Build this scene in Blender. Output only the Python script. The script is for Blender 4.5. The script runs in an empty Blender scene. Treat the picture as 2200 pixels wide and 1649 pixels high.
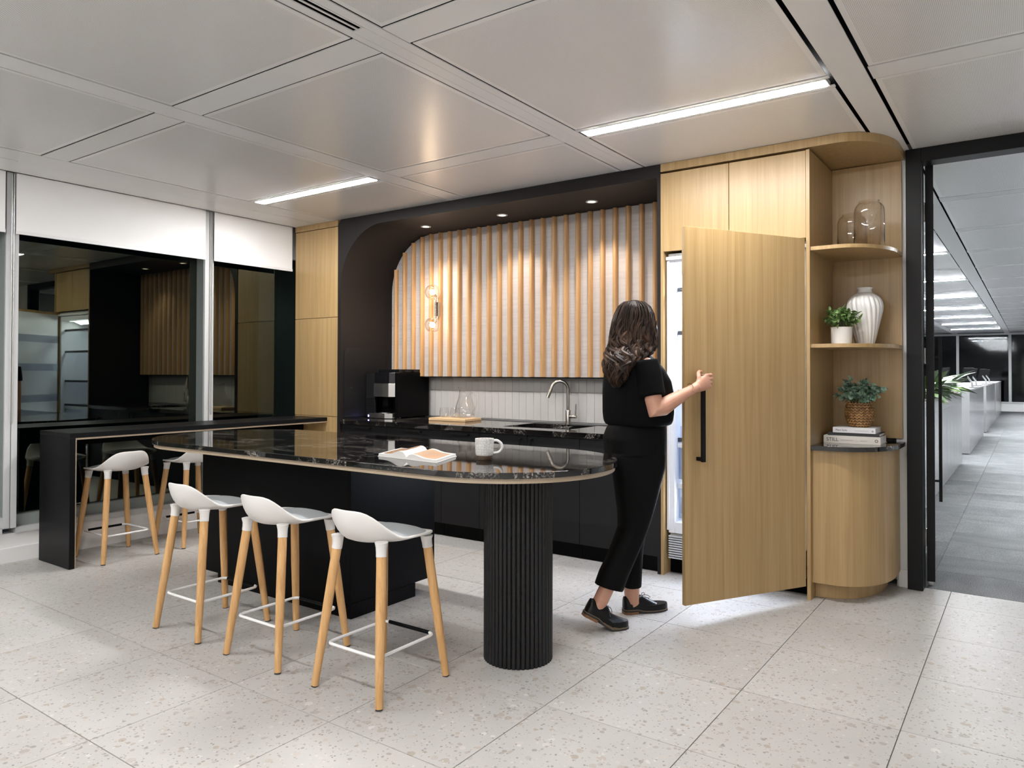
import bpy, bmesh, math, random
from mathutils import Vector, Matrix, Euler, noise as mnoise
random.seed(7)
sc = bpy.context.scene
COL = sc.collection
R = math.radians
PI = math.pi

# ------------------------------------------------------------------ camera
H = 1.342
f_px, yaw, cy, pit, roll = 1581.3, 0.6147, 778.63, 0.0129, 0.0017
cd = bpy.data.cameras.new('camera')
cam = bpy.data.objects.new('camera', cd)
COL.objects.link(cam)
fw = Vector((-math.sin(yaw) * math.cos(pit), math.cos(yaw) * math.cos(pit), math.sin(pit)))
rx = Vector((math.cos(yaw), math.sin(yaw), 0))
ux = rx.cross(fw)
r2 = rx * math.cos(roll) + ux * math.sin(roll)
u2 = ux * math.cos(roll) - rx * math.sin(roll)
cam.matrix_world = Matrix(((r2.x, u2.x, -fw.x, 0), (r2.y, u2.y, -fw.y, 0), (r2.z, u2.z, -fw.z, H), (0, 0, 0, 1)))
cd.sensor_fit = 'HORIZONTAL'
cd.sensor_width = 36
cd.lens = 36 * f_px / 2200
cd.shift_x = 0
cd.shift_y = (cy - 824.5) / 2200
cd.clip_start = 0.05
cd.clip_end = 100
sc.camera = cam

# ------------------------------------------------------------------ world, exposure
w = bpy.data.worlds.new('night')
sc.world = w
w.use_nodes = True
w.node_tree.nodes['Background'].inputs[0].default_value = (0.02, 0.03, 0.05, 1)
w.node_tree.nodes['Background'].inputs[1].default_value = 0.08
sc.view_settings.view_transform = 'Standard'
sc.view_settings.look = 'None'
sc.view_settings.gamma = 1
sc.view_settings.exposure = 1.04
sc.view_settings.use_curve_mapping = False
try:
    cy_ = sc.cycles
    cy_.max_bounces = 10
    cy_.diffuse_bounces = 5
    cy_.glossy_bounces = 5
    cy_.transmission_bounces = 8
    cy_.transparent_max_bounces = 12
    cy_.sample_clamp_indirect = 4.0
    cy_.caustics_reflective = False
    cy_.caustics_refractive = False
    cy_.use_denoising = True
except Exception:
    pass

STRIP = 76.0        # ceiling light strips
STRIP_OFFICE = 250.0
DOWN = 17.0         # niche downlights, W
GLOBE = 1.1         # wall globes, W
FRIDGE = 5.0

# ------------------------------------------------------------------ materials
def new_mat(name):
    m = bpy.data.materials.new(name)
    m.use_nodes = True
    nt = m.node_tree
    return m, nt, nt.nodes['Principled BSDF']

def S(b, **k):
    names = dict(col='Base Color', rough='Roughness', metal='Metallic', spec='Specular IOR Level', trans='Transmission Weight',
                 ior='IOR', emis='Emission Color', es='Emission Strength', coat='Coat Weight', coatr='Coat Roughness', alpha='Alpha', sheen='Sheen Weight', sss='Subsurface Weight')
    for kk, v in k.items():
        i = b.inputs[names[kk]]
        if kk in ('col', 'emis') and len(v) == 3:
            v = (*v, 1)
        i.default_value = v

def plain(name, col, rough=0.5, **k):
    m, nt, b = new_mat(name)
    S(b, col=col, rough=rough, **k)
    return m

def texco(nt, scale=(1, 1, 1), kind='Object', rand=False):
    tc = nt.nodes.new('ShaderNodeTexCoord')
    mp = nt.nodes.new('ShaderNodeMapping')
    mp.inputs['Scale'].default_value = scale
    src = tc.outputs[kind]
    if rand:
        oi = nt.nodes.new('ShaderNodeObjectInfo')
        ad = nt.nodes.new('ShaderNodeVectorMath'); ad.operation = 'MULTIPLY_ADD'
        cmb = nt.nodes.new('ShaderNodeCombineXYZ')
        for i in range(3):
            nt.links.new(oi.outputs['Random'], cmb.inputs[i])
        nt.links.new(cmb.outputs[0], ad.inputs[0])
        ad.inputs[1].default_value = (37.3, 71.7, 13.1)
        nt.links.new(src, ad.inputs[2])
        src = ad.outputs[0]
    nt.links.new(src, mp.inputs['Vector'])
    return mp.outputs[0]

def ramp(nt, fac, stops):
    r = nt.nodes.new('ShaderNodeValToRGB')
    e = r.color_ramp.elements
    while len(e) > 1:
        e.remove(e[-1])
    e[0].position = stops[0][0]; e[0].color = (*stops[0][1], 1)
    for p, c in stops[1:]:
        q = e.new(p); q.color = (*c, 1)
    nt.links.new(fac, r.inputs[0])
    return r.outputs[0]

def noise(nt, vec, scale=5, detail=3, rough=0.5, dist=0.0):
    n = nt.nodes.new('ShaderNodeTexNoise')
    n.inputs['Scale'].default_value = scale
    n.inputs['Detail'].default_value = detail
    n.inputs['Roughness'].default_value = rough
    n.inputs['Distortion'].default_value = dist
    nt.links.new(vec, n.inputs['Vector'])
    return n

def mixc(nt, fac, a, b, mode='MIX'):
    m = nt.nodes.new('ShaderNodeMix')
    m.data_type = 'RGBA'; m.blend_type = mode
    for sock, v in ((m.inputs[0], fac), (m.inputs[6], a), (m.inputs[7], b)):
        if isinstance(v, (int, float)):
            sock.default_value = v
        elif isinstance(v, tuple):
            sock.default_value = (*v, 1)
        else:
            nt.links.new(v, sock)
    return m.outputs[2]

def mathn(nt, op, a, b=None):
    m = nt.nodes.new('ShaderNodeMath'); m.operation = op
    for i, v in enumerate((a, b)):
        if v is None: continue
        if isinstance(v, (int, float)): m.inputs[i].default_value = v
        else: nt.links.new(v, m.inputs[i])
    return m.outputs[0]

def bump(nt, b, h, strength=0.2, dist=0.002):
    bp = nt.nodes.new('ShaderNodeBump')
    bp.inputs['Strength'].default_value = strength
    bp.inputs['Distance'].default_value = dist
    nt.links.new(h, bp.inputs['Height'])
    nt.links.new(bp.outputs[0], b.inputs['Normal'])

def wood(name, dark, mid, light, sc_=(38, 38, 0.9), rough=0.42, fine=(190, 190, 2.2)):
    m, nt, b = new_mat(name)
    v = texco(nt, sc_, rand=True)
    n1 = noise(nt, v, 1.0, 4, 0.6, 0.4)
    v2 = texco(nt, fine, rand=True)
    n2 = noise(nt, v2, 1.0, 2, 0.5)
    c1 = ramp(nt, n1.outputs[0], [(0.3, dark), (0.5, mid), (0.72, light)])
    c2 = ramp(nt, n2.outputs[0], [(0.33, (0.92, 0.905, 0.885)), (0.55, (1, 1, 1))])
    c = mixc(nt, 0.8, c1, c2, 'MULTIPLY')
    nt.links.new(c, b.inputs['Base Color'])
    S(b, rough=rough, spec=0.5)
    bump(nt, b, n2.outputs[0], 0.08, 0.001)
    return m

M = {}
M['oak'] = wood('oak_veneer', (0.345, 0.222, 0.096), (0.405, 0.270, 0.121), (0.45, 0.312, 0.150), rough=0.36)
M['oak_slat'] = wood('oak_slat', (0.44, 0.245, 0.10), (0.52, 0.30, 0.13), (0.58, 0.35, 0.165), rough=0.5)
M['ash'] = wood('ash_leg', (0.50, 0.27, 0.10), (0.60, 0.345, 0.14), (0.66, 0.41, 0.19), (60, 60, 2.5), 0.45, (240, 240, 6))
M['board'] = wood('maple_board', (0.6, 0.38, 0.19), (0.7, 0.47, 0.26), (0.75, 0.55, 0.33), (3, 60, 60), 0.5, (5, 200, 200))
M['heelwood'] = wood('stacked_heel', (0.11, 0.05, 0.022), (0.22, 0.10, 0.042), (0.28, 0.14, 0.06), (4, 4, 220), 0.45, (8, 8, 400))
M['black'] = plain('black_laminate', (0.0035, 0.0035, 0.0038), 0.35, spec=0.06)
M['blacksatin'] = plain('black_satin', (0.0095, 0.0095, 0.0105), 0.45, spec=0.3)
M['bartop'] = plain('bar_black', (0.007, 0.007, 0.0078), 0.4, spec=0.12)
M['niche'] = plain('black_niche_paint', (0.0145, 0.0122, 0.0120), 0.5, spec=0.22)
M['cab'] = plain('charcoal_cabinet', (0.0105, 0.0107, 0.0122), 0.48, spec=0.28)
M['gloss'] = plain('gloss_black', (0.006, 0.006, 0.007), 0.12)
M['void'] = plain('dark_void', (0.006, 0.006, 0.006), 0.9, spec=0.0)
M['gap'] = plain('shadow_gap', (0.003, 0.003, 0.003), 0.9, spec=0.05)
M['blackmetal'] = plain('black_metal', (0.005, 0.005, 0.0055), 0.4, spec=0.2)
M['steel'] = plain('brushed_steel', (0.56, 0.55, 0.53), 0.27, metal=1.0)
M['bronze'] = plain('brushed_bronze_steel', (0.42, 0.385, 0.345), 0.25, metal=1.0)
M['white'] = plain('white_paint', (0.84, 0.835, 0.83), 0.5)
M['whitemetal'] = plain('white_metal', (0.80, 0.80, 0.80), 0.35)
M['plastic'] = plain('pale_grey_shell', (0.70, 0.685, 0.665), 0.42)
M['cushion'] = plain('grey_seat_pad', (0.36, 0.385, 0.40), 0.62)
M['ceil'] = plain('ceiling_metal', (0.84, 0.835, 0.83), 0.34, spec=0.55)
M['frame'] = plain('window_frame_grey', (0.55, 0.56, 0.56), 0.4)
M['framegreen'] = plain('window_sill_grey', (0.24, 0.27, 0.26), 0.4)
M['blind'] = plain('blind_fabric', (0.90, 0.90, 0.90), 0.8)
M['splash'] = plain('tile_glaze', (0.60, 0.575, 0.55), 0.33)
M['grout'] = plain('tile_grout', (0.50, 0.48, 0.46), 0.8)
M['floorgrout'] = plain('floor_grout', (0.16, 0.145, 0.13), 0.9)
M['trimwood'] = plain('underlayer_strip', (0.40, 0.315, 0.225), 0.4)
M['ceramic'] = plain('white_ceramic', (0.80, 0.79, 0.77), 0.3)
M['paper'] = plain('paper', (0.78, 0.76, 0.73), 0.7)
M['booksp'] = plain('pale_book_spine', (0.70, 0.66, 0.60), 0.55)
M['booksp2'] = plain('white_book_spine', (0.76, 0.75, 0.77), 0.5)
M['ink'] = plain('ink', (0.03, 0.03, 0.035), 0.6)
M['inkgrey'] = plain('ink_grey', (0.35, 0.33, 0.31), 0.6)
M['cloth'] = plain('black_cloth', (0.0032, 0.0032, 0.0035), 0.8, spec=0.08)
M['cloth2'] = plain('black_trouser_cloth', (0.0032, 0.0031, 0.0032), 0.7, spec=0.10)
M['leather'] = plain('black_leather', (0.004, 0.004, 0.0045), 0.3, spec=0.25)
M['welt'] = plain('tan_welt', (0.16, 0.11, 0.06), 0.5)
M['sole'] = plain('dark_sole', (0.018, 0.016, 0.015), 0.6)
M['gold'] = plain('gold_bracelet', (0.8, 0.6, 0.35), 0.25, metal=1.0)
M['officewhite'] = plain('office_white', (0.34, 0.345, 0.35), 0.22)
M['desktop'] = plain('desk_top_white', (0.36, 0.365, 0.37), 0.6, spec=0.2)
M['officeceil'] = plain('office_ceiling', (0.84, 0.85, 0.86), 0.4)
M['monitor'] = plain('monitor_black', (0.006, 0.006, 0.0065), 0.6, spec=0.15)
M['fridgewhite'] = plain('fridge_liner', (0.80, 0.82, 0.85), 0.35)
M['fridgeframe'] = plain('fridge_frame', (0.62, 0.64, 0.67), 0.3, metal=0.2)
M['soil'] = plain('soil', (0.05, 0.035, 0.025), 0.9)
M['stem'] = plain('plant_stem', (0.10, 0.13, 0.05), 0.6)

def emit(name, col, s):
    m, nt, b = new_mat(name)
    S(b, col=(0.8, 0.8, 0.8), rough=0.5, emis=col, es=s)
    return m
M['strip'] = emit('strip_light', (1.0, 0.99, 0.98), STRIP)
M['strip_office'] = emit('office_strip_light', (0.94, 0.97, 1.0), STRIP_OFFICE)
M['lamp'] = emit('downlight_lens', (1.0, 0.86, 0.70), 3.0)
M['bulb'] = emit('globe_bulb', (1.0, 0.84, 0.66), 9.0)
M['led'] = emit('fridge_led', (0.88, 0.93, 1.0), FRIDGE)
M['blue'] = emit('blue_led', (0.25, 0.25, 1.0), 6.0)

def glass(name, col=(1, 1, 1), rough=0.0, k=1.0, tint=(1, 1, 1), ior=1.5, pw=5.0):
    """thin glass: see-through tint with a fresnel mirror on top"""
    m = bpy.data.materials.new(name); m.use_nodes = True
    nt = m.node_tree; nt.nodes.clear()
    o = nt.nodes.new('ShaderNodeOutputMaterial')
    t = nt.nodes.new('ShaderNodeBsdfTransparent'); t.inputs[0].default_value = (*tint, 1)
    g = nt.nodes.new('ShaderNodeBsdfGlossy'); g.inputs['Roughness'].default_value = rough; g.inputs[0].default_value = (*col, 1)
    lw = nt.nodes.new('ShaderNodeLayerWeight'); lw.inputs[0].default_value = 0.5
    f0 = ((ior - 1) / (ior + 1)) ** 2
    sch = mathn(nt, 'ADD', mathn(nt, 'MULTIPLY', mathn(nt, 'POWER', lw.outputs['Facing'], pw), 1 - f0), f0)
    mu = mathn(nt, 'MULTIPLY', sch, k)
    mu.node.use_clamp = True
    mx = nt.nodes.new('ShaderNodeMixShader')
    nt.links.new(mu, mx.inputs[0]); nt.links.new(t.outputs[0], mx.inputs[1]); nt.links.new(g.outputs[0], mx.inputs[2])
    nt.links.new(mx.outputs[0], o.inputs[0])
    return m
M['winglass'] = glass('window_glass', (0.82, 0.86, 0.70), 0.012, 2.3, (0.25, 0.3, 0.28), 1.55)
M['officeglass'] = glass('office_window_glass', (0.8, 0.82, 0.82), 0.05, 0.9, (0.2, 0.22, 0.22), 1.5)
M['glass'] = glass('clear_glass', (1, 1, 1), 0.0, 1.6, (0.988, 0.985, 0.98), 1.45)
M['globe'] = glass('globe_glass', (1, 0.95, 0.9), 0.02, 1.3, (0.95, 0.93, 0.91), 1.5, 2.6)
M['cloche'] = glass('smoky_glass', (1, 1, 1), 0.0, 1.7, (0.955, 0.935, 0.905), 1.45)
M['doorglass'] = glass('door_glass', (1, 1, 1), 0.0, 0.5, (0.93, 0.95, 0.95), 1.4)
M['bin'] = glass('fridge_bin_plastic', (1, 1, 1), 0.1, 1.5, (0.86, 0.88, 0.92), 1.45)

# terrazzo
def terrazzo():
    m, nt, b = new_mat('terrazzo')
    v = texco(nt, (1, 1, 1), rand=True)
    wob = noise(nt, v, 18, 2)
    vv = nt.nodes.new('ShaderNodeVectorMath'); vv.operation = 'MULTIPLY_ADD'
    nt.links.new(wob.outputs['Color'], vv.inputs[0]); vv.inputs[1].default_value = (0.02, 0.02, 0.02); nt.links.new(v, vv.inputs[2])
    col = None
    base = ramp(nt, noise(nt, v, 2.2, 3).outputs[0], [(0.3, (0.45, 0.437, 0.42)), (0.7, (0.50, 0.487, 0.47))])
    col = base
    for sc_, thr, cols in ((24, 0.37, [(0.0, (0.36, 0.33, 0.30)), (0.35, (0.44, 0.41, 0.38)), (0.7, (0.37, 0.31, 0.255)), (1.0, (0.60, 0.58, 0.56))]),
                           (47, 0.40, [(0.0, (0.28, 0.26, 0.24)), (0.5, (0.39, 0.35, 0.31)), (0.8, (0.60, 0.58, 0.56)), (1.0, (0.40, 0.34, 0.28))]),
                           (85, 0.38, [(0.0, (0.21, 0.19, 0.175)), (0.6, (0.35, 0.32, 0.29)), (1.0, (0.60, 0.58, 0.56))])):
        vo = nt.nodes.new('ShaderNodeTexVoronoi'); vo.inputs['Scale'].default_value = sc_
        nt.links.new(vv.outputs[0], vo.inputs['Vector'])
        sep = nt.nodes.new('ShaderNodeSeparateColor'); nt.links.new(vo.outputs['Color'], sep.inputs[0])
        lim = mathn(nt, 'MULTIPLY', sep.outputs[0], thr * 1.9)
        lim = mathn(nt, 'SUBTRACT', lim, thr * 0.75)
        inside = mathn(nt, 'LESS_THAN', vo.outputs['Distance'], lim)
        inside = mathn(nt, 'MULTIPLY', inside, 0.9)
        chip = ramp(nt, sep.outputs[1], cols)
        col = mixc(nt, inside, col, chip)
    oi = nt.nodes.new('ShaderNodeObjectInfo')
    tone = ramp(nt, oi.outputs['Random'], [(0, (0.965, 0.96, 0.955)), (1, (1.0, 1.0, 1.0))])
    col = mixc(nt, 1.0, col, tone, 'MULTIPLY')
    nt.links.new(col, b.inputs['Base Color'])
    S(b, rough=0.40, spec=0.35)
    return m
M['terrazzo'] = terrazzo()

def stone():
    m, nt, b = new_mat('black_quartz')
    v = texco(nt, (1.0, 2.6, 1.0))
    wv = noise(nt, v, 1.7, 8, 0.62, 1.2)
    d = mathn(nt, 'ABSOLUTE', mathn(nt, 'SUBTRACT', wv.outputs[0], 0.5))
    vein = ramp(nt, d, [(0.0, (1, 1, 1)), (0.02, (0.3, 0.3, 0.3)), (0.045, (0, 0, 0))])
    v2 = texco(nt, (1, 1, 1))
    br = ramp(nt, noise(nt, v2, 110, 3, 0.7).outputs[0], [(0.46, (0, 0, 0)), (0.60, (1, 1, 1))])
    patch = ramp(nt, noise(nt, v2, 2.3, 2).outputs[0], [(0.44, (0, 0, 0)), (0.60, (1, 1, 1))])
    f1 = mixc(nt, 1.0, vein, br, 'MULTIPLY')
    f1 = mixc(nt, 1.0, f1, patch, 'MULTIPLY')
    vo = nt.nodes.new('ShaderNodeTexVoronoi'); vo.inputs['Scale'].default_value = 95
    nt.links.new(v2, vo.inputs['Vector'])
    sp = ramp(nt, vo.outputs['Distance'], [(0.10, (0.5, 0.5, 0.5)), (0.16, (0, 0, 0))])
    rnd = nt.nodes.new('ShaderNodeSeparateColor'); nt.links.new(vo.outputs['Color'], rnd.inputs[0])
    spk = mixc(nt, 1.0, sp, ramp(nt, rnd.outputs[0], [(0.86, (0, 0, 0)), (0.9, (1, 1, 1))]), 'MULTIPLY')
    f2 = mixc(nt, 1.0, f1, spk, 'ADD')
    cl = noise(nt, v2, 3, 3)
    base = ramp(nt, cl.outputs[0], [(0.35, (0.004, 0.004, 0.0045)), (0.7, (0.012, 0.0105, 0.0095))])
    c = mixc(nt, f2, base, (0.46, 0.42, 0.37))
    nt.links.new(c, b.inputs['Base Color'])
    S(b, rough=0.035, spec=0.6, ior=1.55)
    return m
M['stone'] = stone()

def perforated(name, col, hole, half=0.655, pitch=0.0062, rad=0.30):
    m, nt, b = new_mat(name)
    tc = nt.nodes.new('ShaderNodeTexCoord')
    sep = nt.nodes.new('ShaderNodeSeparateXYZ'); nt.links.new(tc.outputs['Object'], sep.inputs[0])
    ax = mathn(nt, 'LESS_THAN', mathn(nt, 'ABSOLUTE', sep.outputs[0]), half)
    ay = mathn(nt, 'LESS_THAN', mathn(nt, 'ABSOLUTE', sep.outputs[1]), half)
    inside = mathn(nt, 'MULTIPLY', ax, ay)
    def fr(o):
        q = mathn(nt, 'FRACT', mathn(nt, 'DIVIDE', mathn(nt, 'ADD', o, 10.0), pitch))
        q = mathn(nt, 'SUBTRACT', q, 0.5)
        return mathn(nt, 'MULTIPLY', q, q)
    d = mathn(nt, 'ADD', fr(sep.outputs[0]), fr(sep.outputs[1]))
    dot = mathn(nt, 'LESS_THAN', d, rad * rad)
    fac = mathn(nt, 'MULTIPLY', dot, inside)
    c = mixc(nt, fac, col, hole)
    nt.links.new(c, b.inputs['Base Color'])
    S(b, rough=0.26, spec=0.55)
    return m
M['perf'] = perforated('perforated_panel', (0.88, 0.87, 0.86), (0.50, 0.49, 0.48))
M['perf_office'] = perforated('office_perforated_panel', (0.88, 0.89, 0.90), (0.50, 0.50, 0.50))

def wallpaper():
    m, nt, b = new_mat('linen_panel')
    v = texco(nt, (2.5, 2.5, 60))
    n = noise(nt, v, 1.0, 4, 0.6)
    v2 = texco(nt, (1.5, 1.5, 9))
    n2 = noise(nt, v2, 1.0, 3)
    c = ramp(nt, n.outputs[0], [(0.3, (0.46, 0.42, 0.405)), (0.7, (0.565, 0.525, 0.505))])
    c = mixc(nt, 0.5, c, ramp(nt, n2.outputs[0], [(0.3, (0.84, 0.84, 0.84)), (0.7, (1, 1, 1))]), 'MULTIPLY')
    nt.links.new(c, b.inputs['Base Color']); S(b, rough=0.7)
    bump(nt, b, n.outputs[0], 0.3, 0.002)
    return m
M['linen'] = wallpaper()

def carpet(name, lo, hi):
    m, nt, b = new_mat(name)
    v = texco(nt, (1, 1, 1), rand=True)
    n1 = noise(nt, v, 160, 2, 0.7)
    n2 = noise(nt, texco(nt, (2.2, 5, 1), rand=True), 1.0, 3)
    c = ramp(nt, n1.outputs[0], [(0.35, lo), (0.65, hi)])
    c = mixc(nt, 0.85, c, ramp(nt, n2.outputs[0], [(0.3, (0.72, 0.72, 0.72)), (0.7, (1, 1, 1))]), 'MULTIPLY')
    oi = nt.nodes.new('ShaderNodeObjectInfo')
    c = mixc(nt, 1.0, c, ramp(nt, oi.outputs['Random'], [(0, (0.8, 0.8, 0.81)), (1, (1, 1, 1))]), 'MULTIPLY')
    nt.links.new(c, b.inputs['Base Color']); S(b, rough=0.95, spec=0.1)
    bump(nt, b, n1.outputs[0], 0.6, 0.004)
    return m
M['carpet'] = carpet('grey_carpet', (0.19, 0.195, 0.20), (0.42, 0.43, 0.44))

def mottled(name, stops, scale, rough=0.5, bumps=0, stretch=(1, 1, 1), rand=False, detail=4, **k):
    m, nt, b = new_mat(name)
    n = noise(nt, texco(nt, stretch, rand=rand), scale, detail, 0.6, 0.3)
    nt.links.new(ramp(nt, n.outputs[0], stops), b.inputs['Base Color'])
    S(b, rough=rough, **k)
    if bumps:
        bump(nt, b, n.outputs[0], bumps, 0.003)
    return m
M['skin'] = mottled('skin', [(0.3, (0.50, 0.255, 0.175)), (0.7, (0.58, 0.315, 0.22))], 9, 0.45, spec=0.4)
M['hair'] = mottled('brown_hair', [(0.36, (0.007, 0.004, 0.003)), (0.55, (0.018, 0.010, 0.007)), (0.72, (0.045, 0.026, 0.017))], 1.0, 0.5, 0.25, (46, 46, 6), detail=5, spec=0.15)
M['hairlight'] = mottled('brown_hair_strand', [(0.36, (0.010, 0.0055, 0.0035)), (0.52, (0.030, 0.016, 0.010)), (0.64, (0.085, 0.047, 0.028)), (0.78, (0.19, 0.115, 0.075))], 1.0, 0.48, 0, (24, 24, 8), detail=3, spec=0.2)
M['weave'] = mottled('seagrass_weave', [(0.3, (0.10, 0.045, 0.012)), (0.5, (0.30, 0.15, 0.045)), (0.72, (0.52, 0.30, 0.10))], 38, 0.45, 0.3, rand=False)
M['leafa'] = mottled('variegated_leaf', [(0.32, (0.06, 0.13, 0.03)), (0.52, (0.14, 0.26, 0.07)), (0.68, (0.46, 0.55, 0.30))], 26, 0.45, rand=True)
M['leafb'] = mottled('eucalyptus_leaf', [(0.3, (0.06, 0.13, 0.085)), (0.48, (0.15, 0.28, 0.19)), (0.64, (0.46, 0.60, 0.49))], 24, 0.5, rand=True)
M['leafc'] = mottled('broad_leaf', [(0.3, (0.02, 0.055, 0.015)), (0.5, (0.06, 0.13, 0.03)), (0.66, (0.17, 0.22, 0.08)), (0.8, (0.3, 0.3, 0.26))], 9, 0.35, rand=True)
M['photo'] = mottled('printed_photo', [(0.30, (0.03, 0.02, 0.025)), (0.42, (0.20, 0.09, 0.04)), (0.50, (0.42, 0.22, 0.10)), (0.58, (0.62, 0.36, 0.18)), (0.66, (0.10, 0.10, 0.16)), (0.78, (0.75, 0.68, 0.58))], 34, 0.3)
M['photo2'] = mottled('printed_photo_beige', [(0.36, (0.40, 0.27, 0.18)), (0.55, (0.48, 0.33, 0.22)), (0.68, (0.55, 0.20, 0.06)), (0.76, (0.60, 0.50, 0.40))], 16, 0.3)

def hexmug():
    m, nt, b = new_mat('hex_relief_ceramic')
    tc = nt.nodes.new('ShaderNodeTexCoord')
    sep = nt.nodes.new('ShaderNodeSeparateXYZ'); nt.links.new(tc.outputs['Object'], sep.inputs[0])
    ang = mathn(nt, 'ARCTAN2', sep.outputs[1], sep.outputs[0])
    cmb = nt.nodes.new('ShaderNodeCombineXYZ')
    nt.links.new(mathn(nt, 'MULTIPLY', ang, 3.2), cmb.inputs[0])
    nt.links.new(mathn(nt, 'MULTIPLY', sep.outputs[2], 72.0), cmb.inputs[1])
    vo = nt.nodes.new('ShaderNodeTexVoronoi'); vo.feature = 'DISTANCE_TO_EDGE'; vo.inputs['Scale'].default_value = 1.0
    vo.inputs['Randomness'].default_value = 0.55
    nt.links.new(cmb.outputs[0], vo.inputs['Vector'])
    hgt = ramp(nt, vo.outputs['Distance'], [(0.0, (0, 0, 0)), (0.14, (1, 1, 1))])
    c = mixc(nt, hgt, (0.60, 0.585, 0.56), (0.80, 0.785, 0.76))
    nt.links.new(c, b.inputs['Base Color'])
    S(b, rough=0.42)
    bump(nt, b, hgt, 0.5, 0.002)
    return m
M['hexmug'] = hexmug()
M['mugbase'] = plain('brown_glaze', (0.10, 0.065, 0.04), 0.3)

# ------------------------------------------------------------------ mesh tools
class B:
    def __init__(s): s.v = []; s.f = []
    def add(s, v, f):
        o = len(s.v); s.v += [tuple(p) for p in v]; s.f += [tuple(i + o for i in q) for q in f]; return s
    def box(s, x0, x1, y0, y1, z0, z1):
        return s.add([(x0, y0, z0), (x1, y0, z0), (x1, y1, z0), (x0, y1, z0), (x0, y0, z1), (x1, y0, z1), (x1, y1, z1), (x0, y1, z1)],
                     [(0, 3, 2, 1), (4, 5, 6, 7), (0, 1, 5, 4), (1, 2, 6, 5), (2, 3, 7, 6), (3, 0, 4, 7)])
    def loft(s, rings, cap=True, close=False):
        n = len(rings[0]); v = [p for r in rings for p in r]; f = []
        m = len(rings)
        for i in range(m if close else m - 1):
            a, b_ = i * n, ((i + 1) % m) * n
            for j in range(n):
                k = (j + 1) % n
                f.append((a + j, a + k, b_ + k, b_ + j))
        if cap and not close:
            f.append(tuple(range(n - 1, -1, -1))); f.append(tuple((m - 1) * n + j for j in range(n)))
        return s.add(v, f)
    def tube(s, pts, r, n=8, cap=True, close=False):
        pts = [Vector(p) for p in pts]; m = len(pts)
        rs = r if isinstance(r, (list, tuple)) else [r] * m
        rings = []; prev = None
        for i, p in enumerate(pts):
            if close: d = pts[(i + 1) % m] - pts[i - 1]
            else: d = pts[min(i + 1, m - 1)] - pts[max(i - 1, 0)]
            if d.length < 1e-9: d = Vector((0, 0, 1))
            d.normalize()
            if prev is None:
                a = d.cross(Vector((0, 0, 1)))
                if a.length < 0.05: a = d.cross(Vector((0, 1, 0)))
            else:
                a = prev - d * prev.dot(d)
                if a.length < 1e-6: a = d.orthogonal()
            a.normalize(); prev = a; b_ = d.cross(a)
            rings.append([p + (a * math.cos(t) + b_ * math.sin(t)) * rs[i] for t in [2 * PI * k / n for k in range(n)]])
        return s.loft(rings, cap, close)
    def lathe(s, prof, c=(0, 0, 0), n=32, ribs=None, cap=True):
        rings = []
        for r, z in prof:
            ring = []
            for k in range(n):
                t = 2 * PI * k / n
                rr = r * (ribs(t, z) if ribs else 1)
                ring.append((c[0] + rr * math.cos(t), c[1] + rr * math.sin(t), c[2] + z))
            rings.append(ring)
        return s.loft(rings, cap)
    def prism(s, poly, z0, z1):
        n = len(poly)
        area = sum(poly[i][0] * poly[(i + 1) % n][1] - poly[(i + 1) % n][0] * poly[i][1] for i in range(n))
        if area < 0: poly = poly[::-1]
        return s.add([(x, y, z0) for x, y in poly] + [(x, y, z1) for x, y in poly],
                     [tuple(range(n - 1, -1, -1)), tuple(range(n, 2 * n))] + [(i, (i + 1) % n, n + (i + 1) % n, n + i) for i in range(n)])

ORG = {}
def origin(o): return ORG.get(o.name, Vector((0, 0, 0)))
def link(o): COL.objects.link(o); return o

def tag(o, label=None, cat=None, group=None, kind=None):
    if label: o['label'] = label
    if cat: o['category'] = cat
    if group: o['group'] = group
    if kind: o['kind'] = kind
    return o

def root(name, label, cat, loc=(0, 0, 0), group=None, kind=None):
    o = bpy.data.objects.new(name, None); link(o)
    o.empty_display_size = 0.05
    o.location = loc; ORG[o.name] = Vector(loc)
    return tag(o, label, cat, group, kind)

def to_mesh(name, b, smooth, off, ang=40):
    me = bpy.data.meshes.new(name)
    me.from_pydata([tuple(Vector(p) - off) for p in b.v], [], b.f)
    bm = bmesh.new(); bm.from_mesh(me)
    bmesh.ops.recalc_face_normals(bm, faces=bm.faces)
    for fc in bm.faces: fc.smooth = bool(smooth)
    if smooth:
        lim = R(ang)
        for e in bm.edges:
            if len(e.link_faces) == 2 and e.calc_face_angle(0) > lim: e.smooth = False
    bm.to_mesh(me); bm.free()
    return me

def mk(name, b, mat, parent=None, smooth=False, bevel=0, sub=0, solid=0, ang=40, label=None, cat=None, group=None, kind=None, seg=2, own=None):
    """links one mesh object; vertices of b are in world space. own = world point used as the object's own origin"""
    base = origin(parent) if parent else Vector((0, 0, 0))
    off = Vector(own) if own is not None else base
    me = to_mesh(name, b, smooth, off, ang)
    me.materials.append(M[mat] if isinstance(mat, str) else mat)
    o = bpy.data.objects.new(name, me); link(o)
    if parent: o.parent = parent
    o.location = off - base
    ORG[o.name] = off
    if solid:
        md = o.modifiers.new('thick', 'SOLIDIFY'); md.thickness = solid; md.offset = 0
    if bevel:
        md = o.modifiers.new('bevel', 'BEVEL'); md.width = bevel; md.segments = seg; md.limit_method = 'ANGLE'; md.angle_limit = R(40)
    if sub:
        md = o.modifiers.new('sub', 'SUBSURF'); md.levels = sub; md.render_levels = sub
    return tag(o, label, cat, group, kind)

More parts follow.
